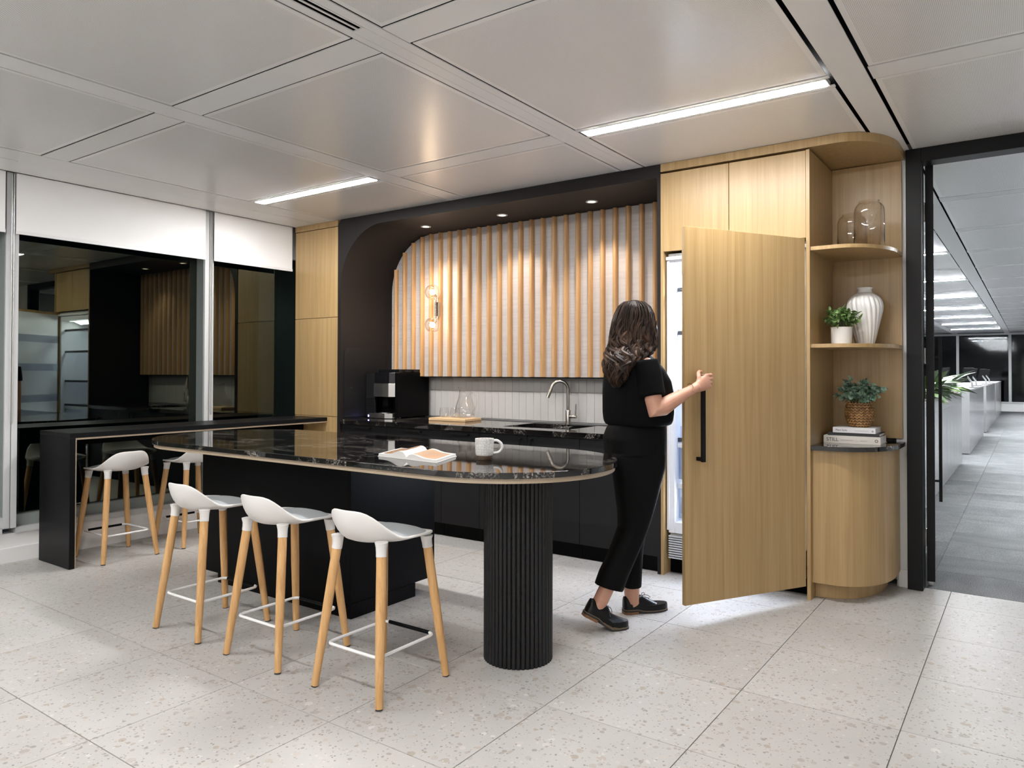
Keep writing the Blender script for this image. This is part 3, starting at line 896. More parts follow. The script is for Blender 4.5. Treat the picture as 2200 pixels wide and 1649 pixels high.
mk('bottom_trim', B().box(XL + 0.004, XRj - 0.004, 5.225, 5.352, 1.292, 1.2995), 'black', sp)

# base cabinets
def base_cabinet(x0, x1, label, fronts):
    t = root('base_cabinet', label, 'cabinet', ((x0 + x1) / 2, 4.9, 0), 'charcoal base cabinets under the worktop')
    mk('carcass', B().box(x0 + 0.002, x1 - 0.002, 4.622, 5.35, 0.108, 0.70), 'cab', t)
    mk('plinth', B().box(x0 + 0.002, x1 - 0.002, 4.640, 4.66, 0.001, 0.107), 'black', t)
    for (a, b_, hk) in fronts:
        d = mk('door', B().box(a + 0.002, b_ - 0.002, 4.598, 4.621, 0.11, 0.868), 'cab', t, bevel=0.001, seg=1)
        if hk == 'h':
            c = (a + b_) / 2
            mk('handle', B().box(c - 0.10, c + 0.10, 4.562, 4.574, 0.836, 0.848).box(c - 0.098, c - 0.088, 4.574, 4.598, 0.837, 0.847).box(c + 0.088, c + 0.098, 4.574, 4.598, 0.837, 0.847), 'blackmetal', d, bevel=0.002)
        elif hk in ('l', 'r'):
            c = a + 0.05 if hk == 'l' else b_ - 0.05
            mk('handle', B().box(c - 0.006, c + 0.006, 4.562, 4.574, 0.64, 0.845).box(c - 0.005, c + 0.005, 4.574, 4.598, 0.642, 0.652).box(c - 0.005, c + 0.005, 4.574, 4.598, 0.833, 0.843), 'blackmetal', d, bevel=0.002)
base_cabinet(-5.145, -4.573, 'charcoal base cabinet under the coffee machine at the left end', [(-5.145, -4.573, 'h')])
base_cabinet(-4.573, -3.953, 'charcoal base cabinet second from the left end of the worktop', [(-4.573, -3.953, 'h')])
base_cabinet(-3.953, -3.558, 'narrow charcoal base cabinet left of the sink cabinet', [(-3.953, -3.558, 'h')])
base_cabinet(-3.558, -2.652, 'charcoal double door cabinet under the sink', [(-3.558, -3.105, 'r'), (-3.105, -2.652, 'l')])
base_cabinet(-2.652, -2.045, 'plain charcoal base cabinet behind the woman at the right end', [(-2.652, -2.045, '')])

# worktop with sink cut-out
wt = root('worktop', 'polished black quartz worktop along the back wall', 'worktop', (-3.6, 4.97, 0.9))
SX0, SX1, SY0, SY1 = -3.44, -2.84, 4.74, 5.20
wx = [-5.1445, SX0, SX1, -2.0445]; wy = [4.568, SY0, SY1, 5.357]
b = B(); idx = {}
for zi, z in enumerate((0.872, 0.912)):
    for i in range(4):
        for j in range(4):
            idx[(i, j, zi)] = len(b.v); b.v.append((wx[i], wy[j], z))
for i in range(3):
    for j in range(3):
        if i == 1 and j == 1: continue
        q = [(i, j), (i + 1, j), (i + 1, j + 1), (i, j + 1)]
        b.f.append(tuple(idx[(a, c, 1)] for a, c in q)); b.f.append(tuple(idx[(a, c, 0)] for a, c in q[::-1]))
for i in range(3):
    b.f.append((idx[(i, 0, 0)], idx[(i + 1, 0, 0)], idx[(i + 1, 0, 1)], idx[(i, 0, 1)])); b.f.append((idx[(i, 3, 1)], idx[(i + 1, 3, 1)], idx[(i + 1, 3, 0)], idx[(i, 3, 0)]))
    b.f.append((idx[(0, i, 1)], idx[(0, i + 1, 1)], idx[(0, i + 1, 0)], idx[(0, i, 0)])); b.f.append((idx[(3, i, 0)], idx[(3, i + 1, 0)], idx[(3, i + 1, 1)], idx[(3, i, 1)]))
for (a, c) in (((1, 1), (2, 1)), ((2, 1), (2, 2)), ((2, 2), (1, 2)), ((1, 2), (1, 1))):
    b.f.append((idx[(*a, 0)], idx[(*a, 1)], idx[(*c, 1)], idx[(*c, 0)]))
mk('slab', b, 'stone', wt, bevel=0.0015)
sk = root('sink', 'dark undermount sink set into the black worktop', 'sink', ((SX0 + SX1) / 2, (SY0 + SY1) / 2, 0.72))
b = B(); d_ = 0.004
b.box(SX0 - d_, SX1 + d_, SY0 - d_, SY1 + d_, 0.716, 0.72)
b.box(SX0 - d_, SX0, SY0 - d_, SY1 + d_, 0.72, 0.871).box(SX1, SX1 + d_, SY0 - d_, SY1 + d_, 0.72, 0.871).box(SX0, SX1, SY0 - d_, SY0, 0.72, 0.871).box(SX0, SX1, SY1, SY1 + d_, 0.72, 0.871)
mk('basin', b, plain('dark_steel_basin', (0.10, 0.095, 0.09), 0.35, metal=0.8), sk)
mk('drain', B().lathe([(0.0, 0.7205), (0.045, 0.7205), (0.045, 0.724), (0.0, 0.724)], ((SX0 + SX1) / 2, (SY0 + SY1) / 2, 0), 20), 'steel', sk, smooth=True)
mk('wire_rack', B().tube([(SX0 + 0.12, SY0 + 0.01, 0.866), (SX0 + 0.12, SY1 - 0.01, 0.866)], 0.004, 6).tube([(SX0 + 0.14, SY0 + 0.01, 0.866), (SX0 + 0.14, SY1 - 0.01, 0.866)], 0.004, 6).tube([(SX0 + 0.16, SY0 + 0.01, 0.866), (SX0 + 0.16, SY1 - 0.01, 0.866)], 0.004, 6), 'steel', sk)
# faucet
FX, FY, FZ = -3.150, 5.272, 0.912
ft = root('faucet', 'tall brushed metal gooseneck faucet behind the sink', 'faucet', (FX, FY, FZ))
mk('base_flange', B().lathe([(0.027, 0.0005), (0.027, 0.006), (0.023, 0.008)], (FX, FY, FZ), 24), 'bronze', ft, smooth=True)
mk('body', B().lathe([(0.0215, 0.008), (0.0215, 0.112), (0.019, 0.116)], (FX, FY, FZ), 24), 'bronze', ft, smooth=True)
hd = Vector((-0.77, -0.64, 0)).normalized()
pts = [Vector((FX, FY, FZ + z)) for z in (0.116, 0.2, 0.285)]
rr = 0.070
for a in range(15, 166, 15):
    pts.append(Vector((FX, FY, FZ + 0.285)) + hd * (rr - rr * math.cos(R(a))) + Vector((0, 0, rr * math.sin(R(a)))))
mk('neck', B().tube(pts, 0.0135, 14), 'bronze', ft, smooth=True)
e0 = pts[-1]; dn = (pts[-1] - pts[-2]).normalized()
mk('spray_head', B().tube([e0, e0 + dn * 0.012, e0 + dn * 0.013, e0 + dn * 0.09], [0.0135, 0.0135, 0.0165, 0.0155], 14), 'bronze', ft, smooth=True)
lv = mk('lever_hub', B().tube([(FX + 0.018, FY, FZ + 0.062), (FX + 0.083, FY - 0.008, FZ + 0.062)], 0.0135, 14), 'bronze', ft, smooth=True)
mk('lever', B().tube([(FX + 0.075, FY - 0.008, FZ + 0.055), (FX + 0.080, FY - 0.008, FZ + 0.168)], [0.006, 0.0045], 10), 'bronze', lv, smooth=True)

# wall light: two glass globes on the slats
wlp = root('globe_wall_light', 'wall light with two clear glass globes on the slatted panel', 'wall light', (-4.505, 5.19, 1.93))
GX, GY = -4.512, 5.118
mk('stem', B().tube([(GX, 5.165, 1.82), (GX, 5.165, 2.035)], 0.007, 8).box(GX - 0.02, GX + 0.02, 5.172, 5.1985, 1.86, 1.99), 'bronze', wlp)
for zc in (2.078, 1.776):
    gl = mk('globe', B().lathe([(0.072 * math.sin(R(a)), -0.072 * math.cos(R(a))) for a in [2] + list(range(10, 171, 10)) + [178]], (GX, GY, zc), 32), 'globe', wlp, smooth=True, ang=80, own=(GX, GY, zc))
    mk('bulb', B().lathe([(0.026 * math.sin(R(a)), -0.026 * math.cos(R(a))) for a in [2] + list(range(15, 171, 15)) + [178]], (GX, GY, zc), 20), 'bulb', gl, smooth=True, ang=80)
    mk('socket', B().tube([(GX, 5.165, zc + (0.040 if zc < 1.9 else -0.040)), (GX, GY + 0.03, zc + (0.018 if zc < 1.9 else -0.018))], 0.011, 12), 'bronze', wlp, smooth=True)
    ld_ = bpy.data.lights.new('globe_glow', 'POINT'); ld_.energy = GLOBE; ld_.color = (1.0, 0.74, 0.48); ld_.shadow_soft_size = 0.03
    lo = bpy.data.objects.new('globe_glow', ld_); link(lo); lo.parent = wlp; lo.location = Vector((GX, GY - 0.045, zc)) - origin(wlp)

# ---- fridge cabinet
fc = root('fridge_cabinet', 'oak veneer tall cabinet around the built-in refrigerator, its wide door swung open', 'cabinet', (-1.55, 4.9, 0))
mk('side_panel', B().box(-2.0195, -2.000, 4.58, 5.36, 0.0, 2.668), 'oak', fc)
mk('side_panel', B().box(-1.0905, -1.0702, 4.572, 5.20, 0.0, 2.668), 'oak', fc)
mk('top_box', B().box(-1.999, -1.092, 4.606, 5.36, 2.160, 2.668), 'oak', fc)
for a, b_ in ((-2.018, -1.560), (-1.556, -1.094)):
    mk('upper_door', B().box(a, b_, 4.581, 4.605, 2.146, 2.667), 'oak', fc, bevel=0.0012, seg=1)
mk('kick', B().box(-1.998, -1.093, 4.69, 4.71, 0.001, 0.10), 'void', fc)
HN = Vector((-1.092, 4.565, 0)); D = Vector((-0.5010, -0.8654, 0)); N = Vector((0.8654, -0.5010, 0))
def dbox(s0, s1, n0, n1, z0, z1, b=None):
    b = b or B()
    c = [HN + D * s0 + N * n0, HN + D * s1 + N * n0, HN + D * s1 + N * n1, HN + D * s0 + N * n1]
    return b.add([(p.x, p.y, z0) for p in c] + [(p.x, p.y, z1) for p in c], [(0, 3, 2, 1), (4, 5, 6, 7), (0, 1, 5, 4), (1, 2, 6, 5), (2, 3, 7, 6), (3, 0, 4, 7)])
dr = mk('fridge_door', dbox(0.004, 0.886, -0.024, 0.0, 0.082, 2.138), 'oak', fc, bevel=0.0015, own=HN)
mk('inner_door', dbox(0.02, 0.858, -0.062, -0.0245, 0.29, 2.10), 'fridgewhite', dr, bevel=0.004)
for z in (0.55, 0.95, 1.35, 1.72):
    mk('door_bin', dbox(0.10, 0.80, -0.15, -0.063, z, z + 0.09), 'bin', dr)
b = dbox(0.788, 0.812, 0.040, 0.056, 0.858, 1.325)
dbox(0.790, 0.810, 0.0002, 0.040, 0.862, 0.882, b); dbox(0.790, 0.810, 0.0002, 0.040, 1.301, 1.321, b)
mk('handle', b, 'blackmetal', dr, bevel=0.002)

# refrigerator
rf = root('refrigerator', 'built-in white refrigerator with lit interior behind the open oak door', 'refrigerator', (-1.55, 5.0, 0.1))
fx0, fx1, fy0, fy1, fz0, fz1 = -1.985, -1.105, 4.625, 5.30, 0.275, 2.135
b = B()
b.box(fx0, fx0 + 0.045, fy0, fy1, fz0, fz1).box(fx1 - 0.045, fx1, fy0, fy1, fz0, fz1).box(fx0 + 0.045, fx1 - 0.045, fy1 - 0.05, fy1, fz0, fz1)
b.box(fx0 + 0.045, fx1 - 0.045, fy0, fy1 - 0.05, fz0, fz0 + 0.075).box(fx0 + 0.045, fx1 - 0.045, fy0, fy1 - 0.05, fz1 - 0.11, fz1)
mk('cabinet_liner', b, 'fridgewhite', rf, bevel=0.004)
mk('trim_frame', B().box(fx0 - 0.005, fx0 + 0.012, fy0 - 0.014, fy0 - 0.001, fz0 + 0.02, 2.085).box(fx0 - 0.008, fx1 + 0.008, fy0 - 0.022, fy0 - 0.001, 2.09, 2.112), 'whitemetal', rf, bevel=0.002)
for k, z in enumerate((1.90, 1.61, 1.215, 0.895)):
    s_ = mk('shelf', B().box(fx0 + 0.048, fx1 - 0.048, fy0 + 0.06, fy1 - 0.055, z - 0.006, z), 'bin', rf)
    mk('shelf_edge', B().box(fx0 + 0.048, fx1 - 0.048, fy0 + 0.046, fy0 + 0.0595, z - 0.018, z + 0.010), 'ink', s_)
for z0, z1 in ((0.63, 0.87), (0.37, 0.60)):
    q = mk('drawer', B().box(fx0 + 0.052, fx1 - 0.052, fy0 + 0.05, fy0 + 0.055, z0, z1).box(fx0 + 0.052, fx0 + 0.056, fy0 + 0.056, fy1 - 0.06, z0, z1 - 0.03).box(fx0 + 0.057, fx1 - 0.057, fy0 + 0.056, fy1 - 0.06, z0, z0 + 0.005), 'bin', rf)
    mk('drawer_rim', B().box(fx0 + 0.05, fx1 - 0.05, fy0 + 0.036, fy0 + 0.0495, z1 - 0.03, z1), 'fridgeframe', q)
for z in (1.78, 1.44, 1.27):
    mk('led_panel', B().box(fx0 + 0.0455, fx0 + 0.050, fy0 + 0.15, fy0 + 0.32, z - 0.018, z + 0.018), 'led', rf)
mk('led_panel', B().box(fx0 + 0.10, fx1 - 0.10, fy0 + 0.08, fy0 + 0.22, fz1 - 0.118, fz1 - 0.111), 'led', rf)
gr = mk('grille', B().box(fx0 + 0.01, fx1 - 0.01, fy0 + 0.01, fy0 + 0.03, 0.105, 0.27), 'inkgrey', rf)
for k in range(10):
    z = 0.110 + 0.0157 * k
    mk('grille_slat', B().box(fx0 + 0.005, fx1 - 0.005, fy0 - 0.012, fy0 + 0.0095, z, z + 0.0088), 'fridgeframe', gr)
for (x, z0, h_, r_) in ((-1.84, 0.895, 0.17, 0.032), (-1.74, 0.895, 0.2, 0.03), (-1.80, 1.215, 0.22, 0.033), (-1.66, 1.215, 0.16, 0.04), (-1.82, 1.61, 0.15, 0.04)):
    t = root('bottle', 'clear plastic bottle on a refrigerator shelf, %s' % {(-1.84, 0.895): 'lower shelf, left', (-1.74, 0.895): 'lower shelf, right', (-1.80, 1.215): 'middle shelf, slim one', (-1.66, 1.215): 'middle shelf, squat one', (-1.82, 1.61): 'upper shelf'}[(x, z0)], 'bottle', (x, 4.86, z0), 'bottles inside the refrigerator')
    mk('bottle_body', B().lathe([(r_ * 0.9, 0.001), (r_, 0.01), (r_, h_ * 0.68), (r_ * 0.45, h_ * 0.85), (r_ * 0.4, h_ * 0.93)], (x, 4.86, z0), 16), 'bin', t, smooth=True)
    mk('cap', B().lathe([(r_ * 0.48, h_ * 0.931), (r_ * 0.48, h_)], (x, 4.86, z0), 14), 'whitemetal', t, smooth=True)
# area lamp added below the top LED panel, throws light onto the floor
la = bpy.data.lights.new('fridge_lamp', 'AREA'); la.shape = 'RECTANGLE'; la.size = 0.6; la.size_y = 0.13; la.energy = 24; la.color = (0.86, 0.92, 1.0)
lo = bpy.data.objects.new('fridge_lamp', la); link(lo); lo.parent = rf
lo.location = Vector((-1.54, 4.775, 2.010)) - origin(rf); lo.rotation_euler = (R(-22), 0, 0)

la = bpy.data.lights.new('floor_glow_lamp', 'AREA'); la.shape = 'RECTANGLE'; la.size = 0.6; la.size_y = 0.12; la.energy = 6.5; la.color = (0.84, 0.91, 1.0)
mk('led_panel', B().box(-1.84, -1.24, 4.690, 4.694, 0.44, 0.56), 'led', rf)  # low panel and area lamp added for the bluish glow on the floor
lo = bpy.data.objects.new('floor_glow_lamp', la); link(lo); lo.parent = rf
lo.location = Vector((-1.54, 4.686, 0.50)) - origin(rf); lo.rotation_euler = (R(-78), 0, 0)

# ---- curved open shelf unit
cs = root('curved_shelf_unit', 'oak corner shelf unit with rounded front, two open shelves and a curved cupboard', 'shelf unit', (-0.86, 4.9, 0))
def curve_plan(inset=0.0, x0=-1.0695, yb=5.199):
    xr = -0.646 - inset; yf = 4.574 + inset
    pts = [(x0, yb), (x0, yf)]
    rx_, ry_ = 0.285, 0.42
    pts += [(xr - rx_ + rx_ * math.cos(R(a)), yf + ry_ + ry_ * math.sin(R(a))) for a in range(-90, 1, 6)]
    pts += [(xr, yb)]
    return pts
mk('back_panel', B().box(-1.069, -0.662, 5.180, 5.2035, 0.93, 2.676), 'oak', cs)
mk('top_fascia', B().prism([(-2.019, 5.199), (-2.019, 4.578), (-1.2, 4.576)] + curve_plan()[1:], 2.6805, CZ - 0.002), 'oak', cs, smooth=True, ang=30)
for z in (1.49, 2.068):
    mk('shelf', B().prism(curve_plan(0.012, yb=5.179), z, z + 0.022), 'oak', cs, smooth=True, ang=30)
mk('counter', B().prism(curve_plan(0.0, yb=5.179), 0.885, 0.912), 'stone', cs, smooth=True, ang=30, bevel=0.0015)
mk('cupboard', B().prism(curve_plan(0.035), 0.1, 0.884), 'oak', cs, smooth=True, ang=30)
mk('plinth', B().prism(curve_plan(0.105, yb=5.19), 0.001, 0.099), 'oak', cs, smooth=True, ang=30)

# ================================================================== SHELF OBJECTS
def cloche(x, y, z, r_, h_, label):
    t = root('glass_cloche', label, 'glass dome', (x, y, z))
    prof = [(r_, 0.001), (r_, h_ * 0.55)] + [(r_ * (0.60 + 0.40 * math.cos(R(a))), h_ * (0.74) + h_ * 0.22 * math.sin(R(a))) for a in range(0, 76, 12)] + [(r_ * 0.66, h_ * 0.965), (r_ * 0.68, h_)]
    mk('dome', B().lathe(prof, (x, y, z), 48, cap=False), 'cloche', t, smooth=True, solid=0.003, ang=70)
cloche(-0.795, 4.86, 2.091, 0.084, 0.285, 'taller smoky glass vessel in front on the top shelf')
cloche(-0.915, 5.00, 2.091, 0.086, 0.243, 'shorter smoky glass vessel behind on the top shelf')

t = root('ribbed_vase', 'white ceramic vase with swirling ribs behind the potted plant', 'vase', (-0.845, 5.0, 1.5125))
prof = [(0.050, 0.0), (0.055, 0.01), (0.072, 0.09), (0.090, 0.17), (0.1, 0.225), (0.097, 0.265), (0.082, 0.298), (0.058, 0.318), (0.042, 0.326)]
import bisect
def interp(prof, n):
    out = []
    for i in range(len(prof) - 1):
        for k in range(n):
            u = k / n
            p0 = prof[max(i - 1, 0)]; p1 = prof[i]; p2 = prof[i + 1]; p3 = prof[min(i + 2, len(prof) - 1)]
            out.append(tuple(0.5 * (2 * p1[c] + (p2[c] - p0[c]) * u + (2 * p0[c] - 5 * p1[c] + 4 * p2[c] - p3[c]) * u * u + (-p0[c] + 3 * p1[c] - 3 * p2[c] + p3[c]) * u ** 3) for c in (0, 1)))
    return out + [prof[-1]]
def ribs(tt, z):
    k = max(0, min(1, (0.318 - z) / 0.05)) * max(0.25, min(1, z / 0.06))
    ph = 20 * (tt + z * 1.6)
    return 1 + 0.085 * k * (abs(math.sin(ph / 2)) - 0.5)
mk('vase_body', B().lathe([(r_, z) for r_, z in interp(prof, 4)], (-0.845, 5.0, 1.5125), 160, ribs), 'ceramic', t, smooth=True, ang=60)
mk('neck', B().lathe([(0.043, 0.3265), (0.040, 0.345), (0.047, 0.356), (0.044, 0.358), (0.036, 0.345), (0.036, 0.327)], (-0.845, 5.0, 1.5125), 40, cap=False), 'ceramic', t, smooth=True)

def plant(name, label, c, n, L, W, mat, rad, hgt, parts):
    t = root(name, label, 'plant', c)
    parts(t)
    lp = leaf_proto('leaf', L, W, mat, t, 0.2, 0.25)
    st = B()
    zb = hgt[0]
    first = [True]
    ns = n // 9
    for s_ in range(ns):
        az = 2 * PI * s_ / ns + random.uniform(-0.3, 0.3)
        el = random.uniform(0.12, 1.35)
        ln = random.uniform(0.75, 1.05)
        tip = Vector((math.cos(az) * math.sin(el) * rad[0] * ln, math.sin(az) * math.sin(el) * rad[1] * ln, zb + math.cos(el) * (hgt[1] - zb) * ln + 0.010))
        b0 = Vector((math.cos(az) * 0.012, math.sin(az) * 0.012, zb - 0.012))
        mid = (b0 + tip) / 2 + Vector((0, 0, 0.03))
        path = [b0 * (1 - u) ** 2 + mid * 2 * u * (1 - u) + tip * u * u for u in [i / 6 for i in range(7)]]
        st.tube([p + Vector(c) for p in path], 0.0014, 4)
        for q in range(9):
            u = 0.35 + 0.65 * (q + random.random() * 0.5) / 9
            p = b0 * (1 - u) ** 2 + mid * 2 * u * (1 - u) + tip * u * u
            o = lp if first[0] else dup(lp)
            first[0] = False
            o.location = p
            ra = az + random.uniform(-1.5, 1.5)
            o.rotation_euler = (random.uniform(-0.9, 0.9), -random.uniform(-0.9, 1.3), ra)
            k = random.uniform(0.7, 1.1); o.scale = (k, k, k)
    mk('stems', st, 'stem', t)
    return t
def white_pot(t):
    c = origin(t)
    mk('pot', B().lathe([(0.050, 0.0), (0.058, 0.004), (0.061, 0.1), (0.063, 0.106), (0.058, 0.106), (0.055, 0.09), (0.0, 0.088)], tuple(c), 40), 'ceramic', t, smooth=True)
    mk('soil', B().lathe([(0.0, 0.0885), (0.0535, 0.0885), (0.0535, 0.092), (0, 0.093)], tuple(c), 20), 'soil', t)
plant('potted_plant', 'small variegated green plant in a white pot on the middle shelf', (-0.945, 4.82, 1.5125), 288, 0.042, 0.0185, 'leafa', (0.115, 0.115), (0.10, 0.225), white_pot)

def basket(t):
    c = origin(t)
    prof = [(0.050, 0.0), (0.064, 0.02), (0.080, 0.06), (0.0835, 0.085), (0.078, 0.12), (0.066, 0.148), (0.060, 0.15), (0.07, 0.12), (0.0, 0.118)]
    mk('basket', B().lathe(prof, tuple(c), 40), plain('basket_core', (0.09, 0.045, 0.015), 0.7), t, smooth=True)
    b = B()
    rows = 9; per = 22
    for r_ in range(rows):
        z = 0.012 + r_ * 0.0165
        for k in range(per):
            for sgn in (-1, 1):
                th_ = 2 * PI * (k + 0.25 * sgn) / per
                zz = z + 0.000
                # radius from profile
                rr_ = 0.05
                for i in range(6):
                    if prof[i][1] <= zz <= prof[i + 1][1]:
                        u = (zz - prof[i][1]) / (prof[i + 1][1] - prof[i][1] + 1e-9); rr_ = prof[i][0] * (1 - u) + prof[i + 1][0] * u
                rad = Vector((math.cos(th_), math.sin(th_), 0)); tan = Vector((-math.sin(th_), math.cos(th_), 0)); up = Vector((0, 0, 1))
                ax = (up * 0.85 + tan * (0.55 * -sgn)).normalized()
                sd = ax.cross(rad).normalized()
                p0 = Vector(c) + rad * (rr_ + 0.001) + up * zz
                Lh, Wh, Th = 0.0125, 0.0052, 0.005
                vs = [p0 - ax * Lh, p0 + sd * Wh, p0 + ax * Lh, p0 - sd * Wh, p0 + rad * Th]
                b.add(vs, [(0, 1, 4), (1, 2, 4), (2, 3, 4), (3, 0, 4)])
    mk('weave', b, 'weave', t, smooth=True, ang=85, kind='stuff')
plant('basket_plant', 'eucalyptus plant in a round woven basket standing on the stacked books', (-0.868, 4.945, 1.0085), 288, 0.040, 0.036, 'leafb', (0.165, 0.14), (0.135, 0.29), basket)

def book(name, label, x0, x1, y0, y1, z0, z1, spine, parent_text=None):
    t = root(name, label, 'book', ((x0 + x1) / 2, (y0 + y1) / 2, z0), 'books stacked on the black counter')
    ct_ = 0.0028
    mk('cover', B().box(x0, x1, y0, y1, z0, z0 + ct_).box(x0, x1, y0, y1, z1 - ct_, z1).box(x0, x1, y0, y0 + 0.004, z0 + ct_, z1 - ct_), spine, t)
    mk('pages', B().box(x0 + 0.003, x1 - 0.004, y0 + 0.0045, y1 - 0.004, z0 + ct_, z1 - ct_), 'paper', t)
    return t
t = book('book', 'thick cream book with STILL on its spine, bottom of the stack', -1.052, -0.735, 4.83, 5.07, 0.9125, 0.9575, 'booksp')
lettering('spine_title', 'STILL', 0.030, 'ink', (-1.036, 4.8292, 0.9245), (R(90), 0, 0), t)
mk('small_print', B().box(-0.955, -0.885, 4.8290, 4.8296, 0.931, 0.9335).box(-0.845, -0.805, 4.8290, 4.8296, 0.931, 0.9335), 'inkgrey', t)
b = B().lathe([(0.006, 0.0), (0.009, 0.0), (0.009, 0.0006), (0.006, 0.0006), (0.006, 0)], (0, 0, 0), 20, cap=False)
b.v = [(p[0] - 0.756, 4.8295 - p[2], p[1] + 0.9345) for p in b.v]
mk('publisher_mark', b, 'ink', t)
t = book('book', 'thin black book in the middle of the stack', -1.030, -0.742, 4.84, 5.06, 0.9578, 0.9765, 'ink')
t = book('book', 'white book with Plant Style on its spine, top of the stack', -1.000, -0.762, 4.835, 5.05, 0.9768, 1.0082, 'booksp2')
lettering('spine_title', 'Plant Style', 0.0155, 'ink', (-0.984, 4.8342, 0.9875), (R(90), 0, 0), t)
mk('small_print', B().box(-0.878, -0.800, 4.8340, 4.8346, 0.9905, 0.9925), 'inkgrey', t)
b = B().lathe([(0.003, 0.0), (0.005, 0.0), (0.005, 0.0006), (0.003, 0.0006), (0.003, 0)], (0, 0, 0), 16, cap=False)
b.v = [(p[0] - 0.777, 4.8345 - p[2], p[1] + 0.991) for p in b.v]
mk('publisher_mark', b, 'ink', t)

# ================================================================== WORKTOP OBJECTS
WZ = 0.9122
cm = root('coffee_machine', 'black bean-to-cup coffee machine with brushed metal band and drip tray', 'coffee machine', (-4.87, 5.05, WZ))
mk('side_housing', B().box(-4.772, -4.735, 4.90, 5.325, WZ + 0.012, 1.335), 'black', cm, bevel=0.004)
mk('housing', B().box(-5.02, -4.773, 4.98, 5.32, WZ + 0.012, 1.335), 'black', cm, bevel=0.004)
mk('hopper_lid', B().box(-5.015, -4.745, 4.93, 5.315, 1.336, 1.366), 'gloss', cm, bevel=0.004)
b = B().prism([(-5.015, 4.979), (-5.015, 4.882), (-4.83, 4.882), (-4.785, 4.915), (-4.785, 4.979)], 1.236, 1.335)
mk('control_head', b, 'gloss', cm, bevel=0.002)
b = B().prism([(-5.018, 4.979), (-5.018, 4.872), (-4.828, 4.872), (-4.780, 4.908), (-4.780, 4.979)], 1.112, 1.235)
mk('metal_band', b, 'steel', cm, bevel=0.001)
mk('spout', B().box(-4.93, -4.87, 4.90, 4.975, 1.02, 1.111), 'black', cm, bevel=0.006)
b = B().prism([(-5.018, 4.979), (-5.018, 4.876), (-5.055, 4.876), (-5.055, 4.835), (-4.84, 4.835), (-4.775, 4.87), (-4.775, 4.979)], WZ + 0.004, WZ + 0.048)
mk('drip_tray', b, 'steel', cm, bevel=0.001)
mk('tray_grid', B().lathe([(0.0, 0.0), (0.05, 0.0), (0.05, 0.006), (0.0, 0.006)], (-4.90, 4.90, WZ + 0.0485), 24), 'steel', cm, smooth=True)
mk('indicator', B().box(-5.058, -5.0555, 4.837, 4.85, WZ + 0.012, WZ + 0.032).box(-5.054, -5.042, 4.8335, 4.8348, WZ + 0.014, WZ + 0.03), 'blue', cm)
mk('foot', B().box(-5.0, -4.98, 5.0, 5.02, WZ, WZ + 0.012).box(-4.77, -4.75, 4.92, 4.94, WZ, WZ + 0.012).box(-4.77, -4.75, 5.29, 5.31, WZ, WZ + 0.012), 'ink', cm)
mc = root('milk_cooler', 'black milk cooler box with a slotted front left of the coffee machine', 'milk cooler', (-5.085, 5.1, WZ))
mk('housing', B().box(-5.134, -5.060, 4.91, 5.30, WZ + 0.008, 1.325), 'black', mc, bevel=0.003)
mk('front', B().box(-5.134, -5.021, 4.885, 4.909, WZ + 0.008, 1.325), 'blacksatin', mc, bevel=0.002)
for k in range(9):
    z = 0.968 + 0.0165 * k
    mk('vent_rib', B().box(-5.130, -5.026, 4.879, 4.884, z, z + 0.008), 'cab', mc)
mk('foot', B().box(-5.13, -5.07, 4.93, 4.95, WZ, WZ + 0.0075).box(-5.13, -5.07, 5.25, 5.27, WZ, WZ + 0.0075), 'ink', mc)

tr = root('wooden_tray', 'pale wooden board holding the glass jug and tumblers', 'tray', (-4.18, 5.05, WZ))
m_ = Matrix.Translation((-4.175, 5.06, WZ)) @ Matrix.Rotation(R(3), 4, 'Z')
b = B().box(-0.215, 0.185, -0.125, 0.125, 0.0, 0.024); b.v = [tuple(m_ @ Vector(p)) for p in b.v]
mk('board', b, 'board', tr, bevel=0.004)
def tumbler(x, y, label):
    z = WZ + 0.0245
    t = root('glass_tumbler', label, 'glass', (x, y, z))
    mk('glass', B().lathe([(0.0, 0.004), (0.030, 0.004), (0.038, 0.012), (0.042, 0.035), (0.036, 0.085), (0.0375, 0.0855), (0.0445, 0.035), (0.040, 0.008), (0.030, 0.0), (0.0, 0.0)], (x, y, z), 32, cap=False), 'glass', t, smooth=True, ang=70)
tumbler(-4.315, 5.06, 'clear stemless tumbler at the left end of the wooden board')
tumbler(-4.225, 5.10, 'clear stemless tumbler between the other tumbler and the jug')
JX, JY, JZ = -4.10, 5.09, WZ + 0.0245
jg = root('glass_jug', 'clear glass jug with a looped handle on the wooden board', 'jug', (JX, JY, JZ))
prof = [(0.040, 0.002), (0.070, 0.008), (0.088, 0.04), (0.090, 0.075), (0.078, 0.125), (0.060, 0.175), (0.052, 0.215), (0.055, 0.245)]
rings = []
for r_, z in interp(prof, 3):
    ring = []
    for k in range(40):
        tt = 2 * PI * k / 40
        sp_ = max(0, (z - 0.18) / 0.065)
        lift = 0.028 * sp_ * max(0, math.cos(tt - PI)) ** 2
        ring.append((JX + (r_ * (1 + 0.35 * sp_ * max(0, math.cos(tt - PI)) ** 4)) * math.cos(tt), JY + r_ * math.sin(tt), JZ + z + lift))
    rings.append(ring)
b = B().loft(rings, cap=False); n0 = len(b.v); b.add(rings[0], [tuple(range(39, -1, -1))])
mk('jug_body', b, 'glass', jg, smooth=True, solid=0.0025, ang=80)
hp = [(0.050, 0.205), (0.080, 0.222), (0.118, 0.205), (0.138, 0.165), (0.130, 0.115), (0.105, 0.075), (0.085, 0.055)]
hp = interp(hp, 4)
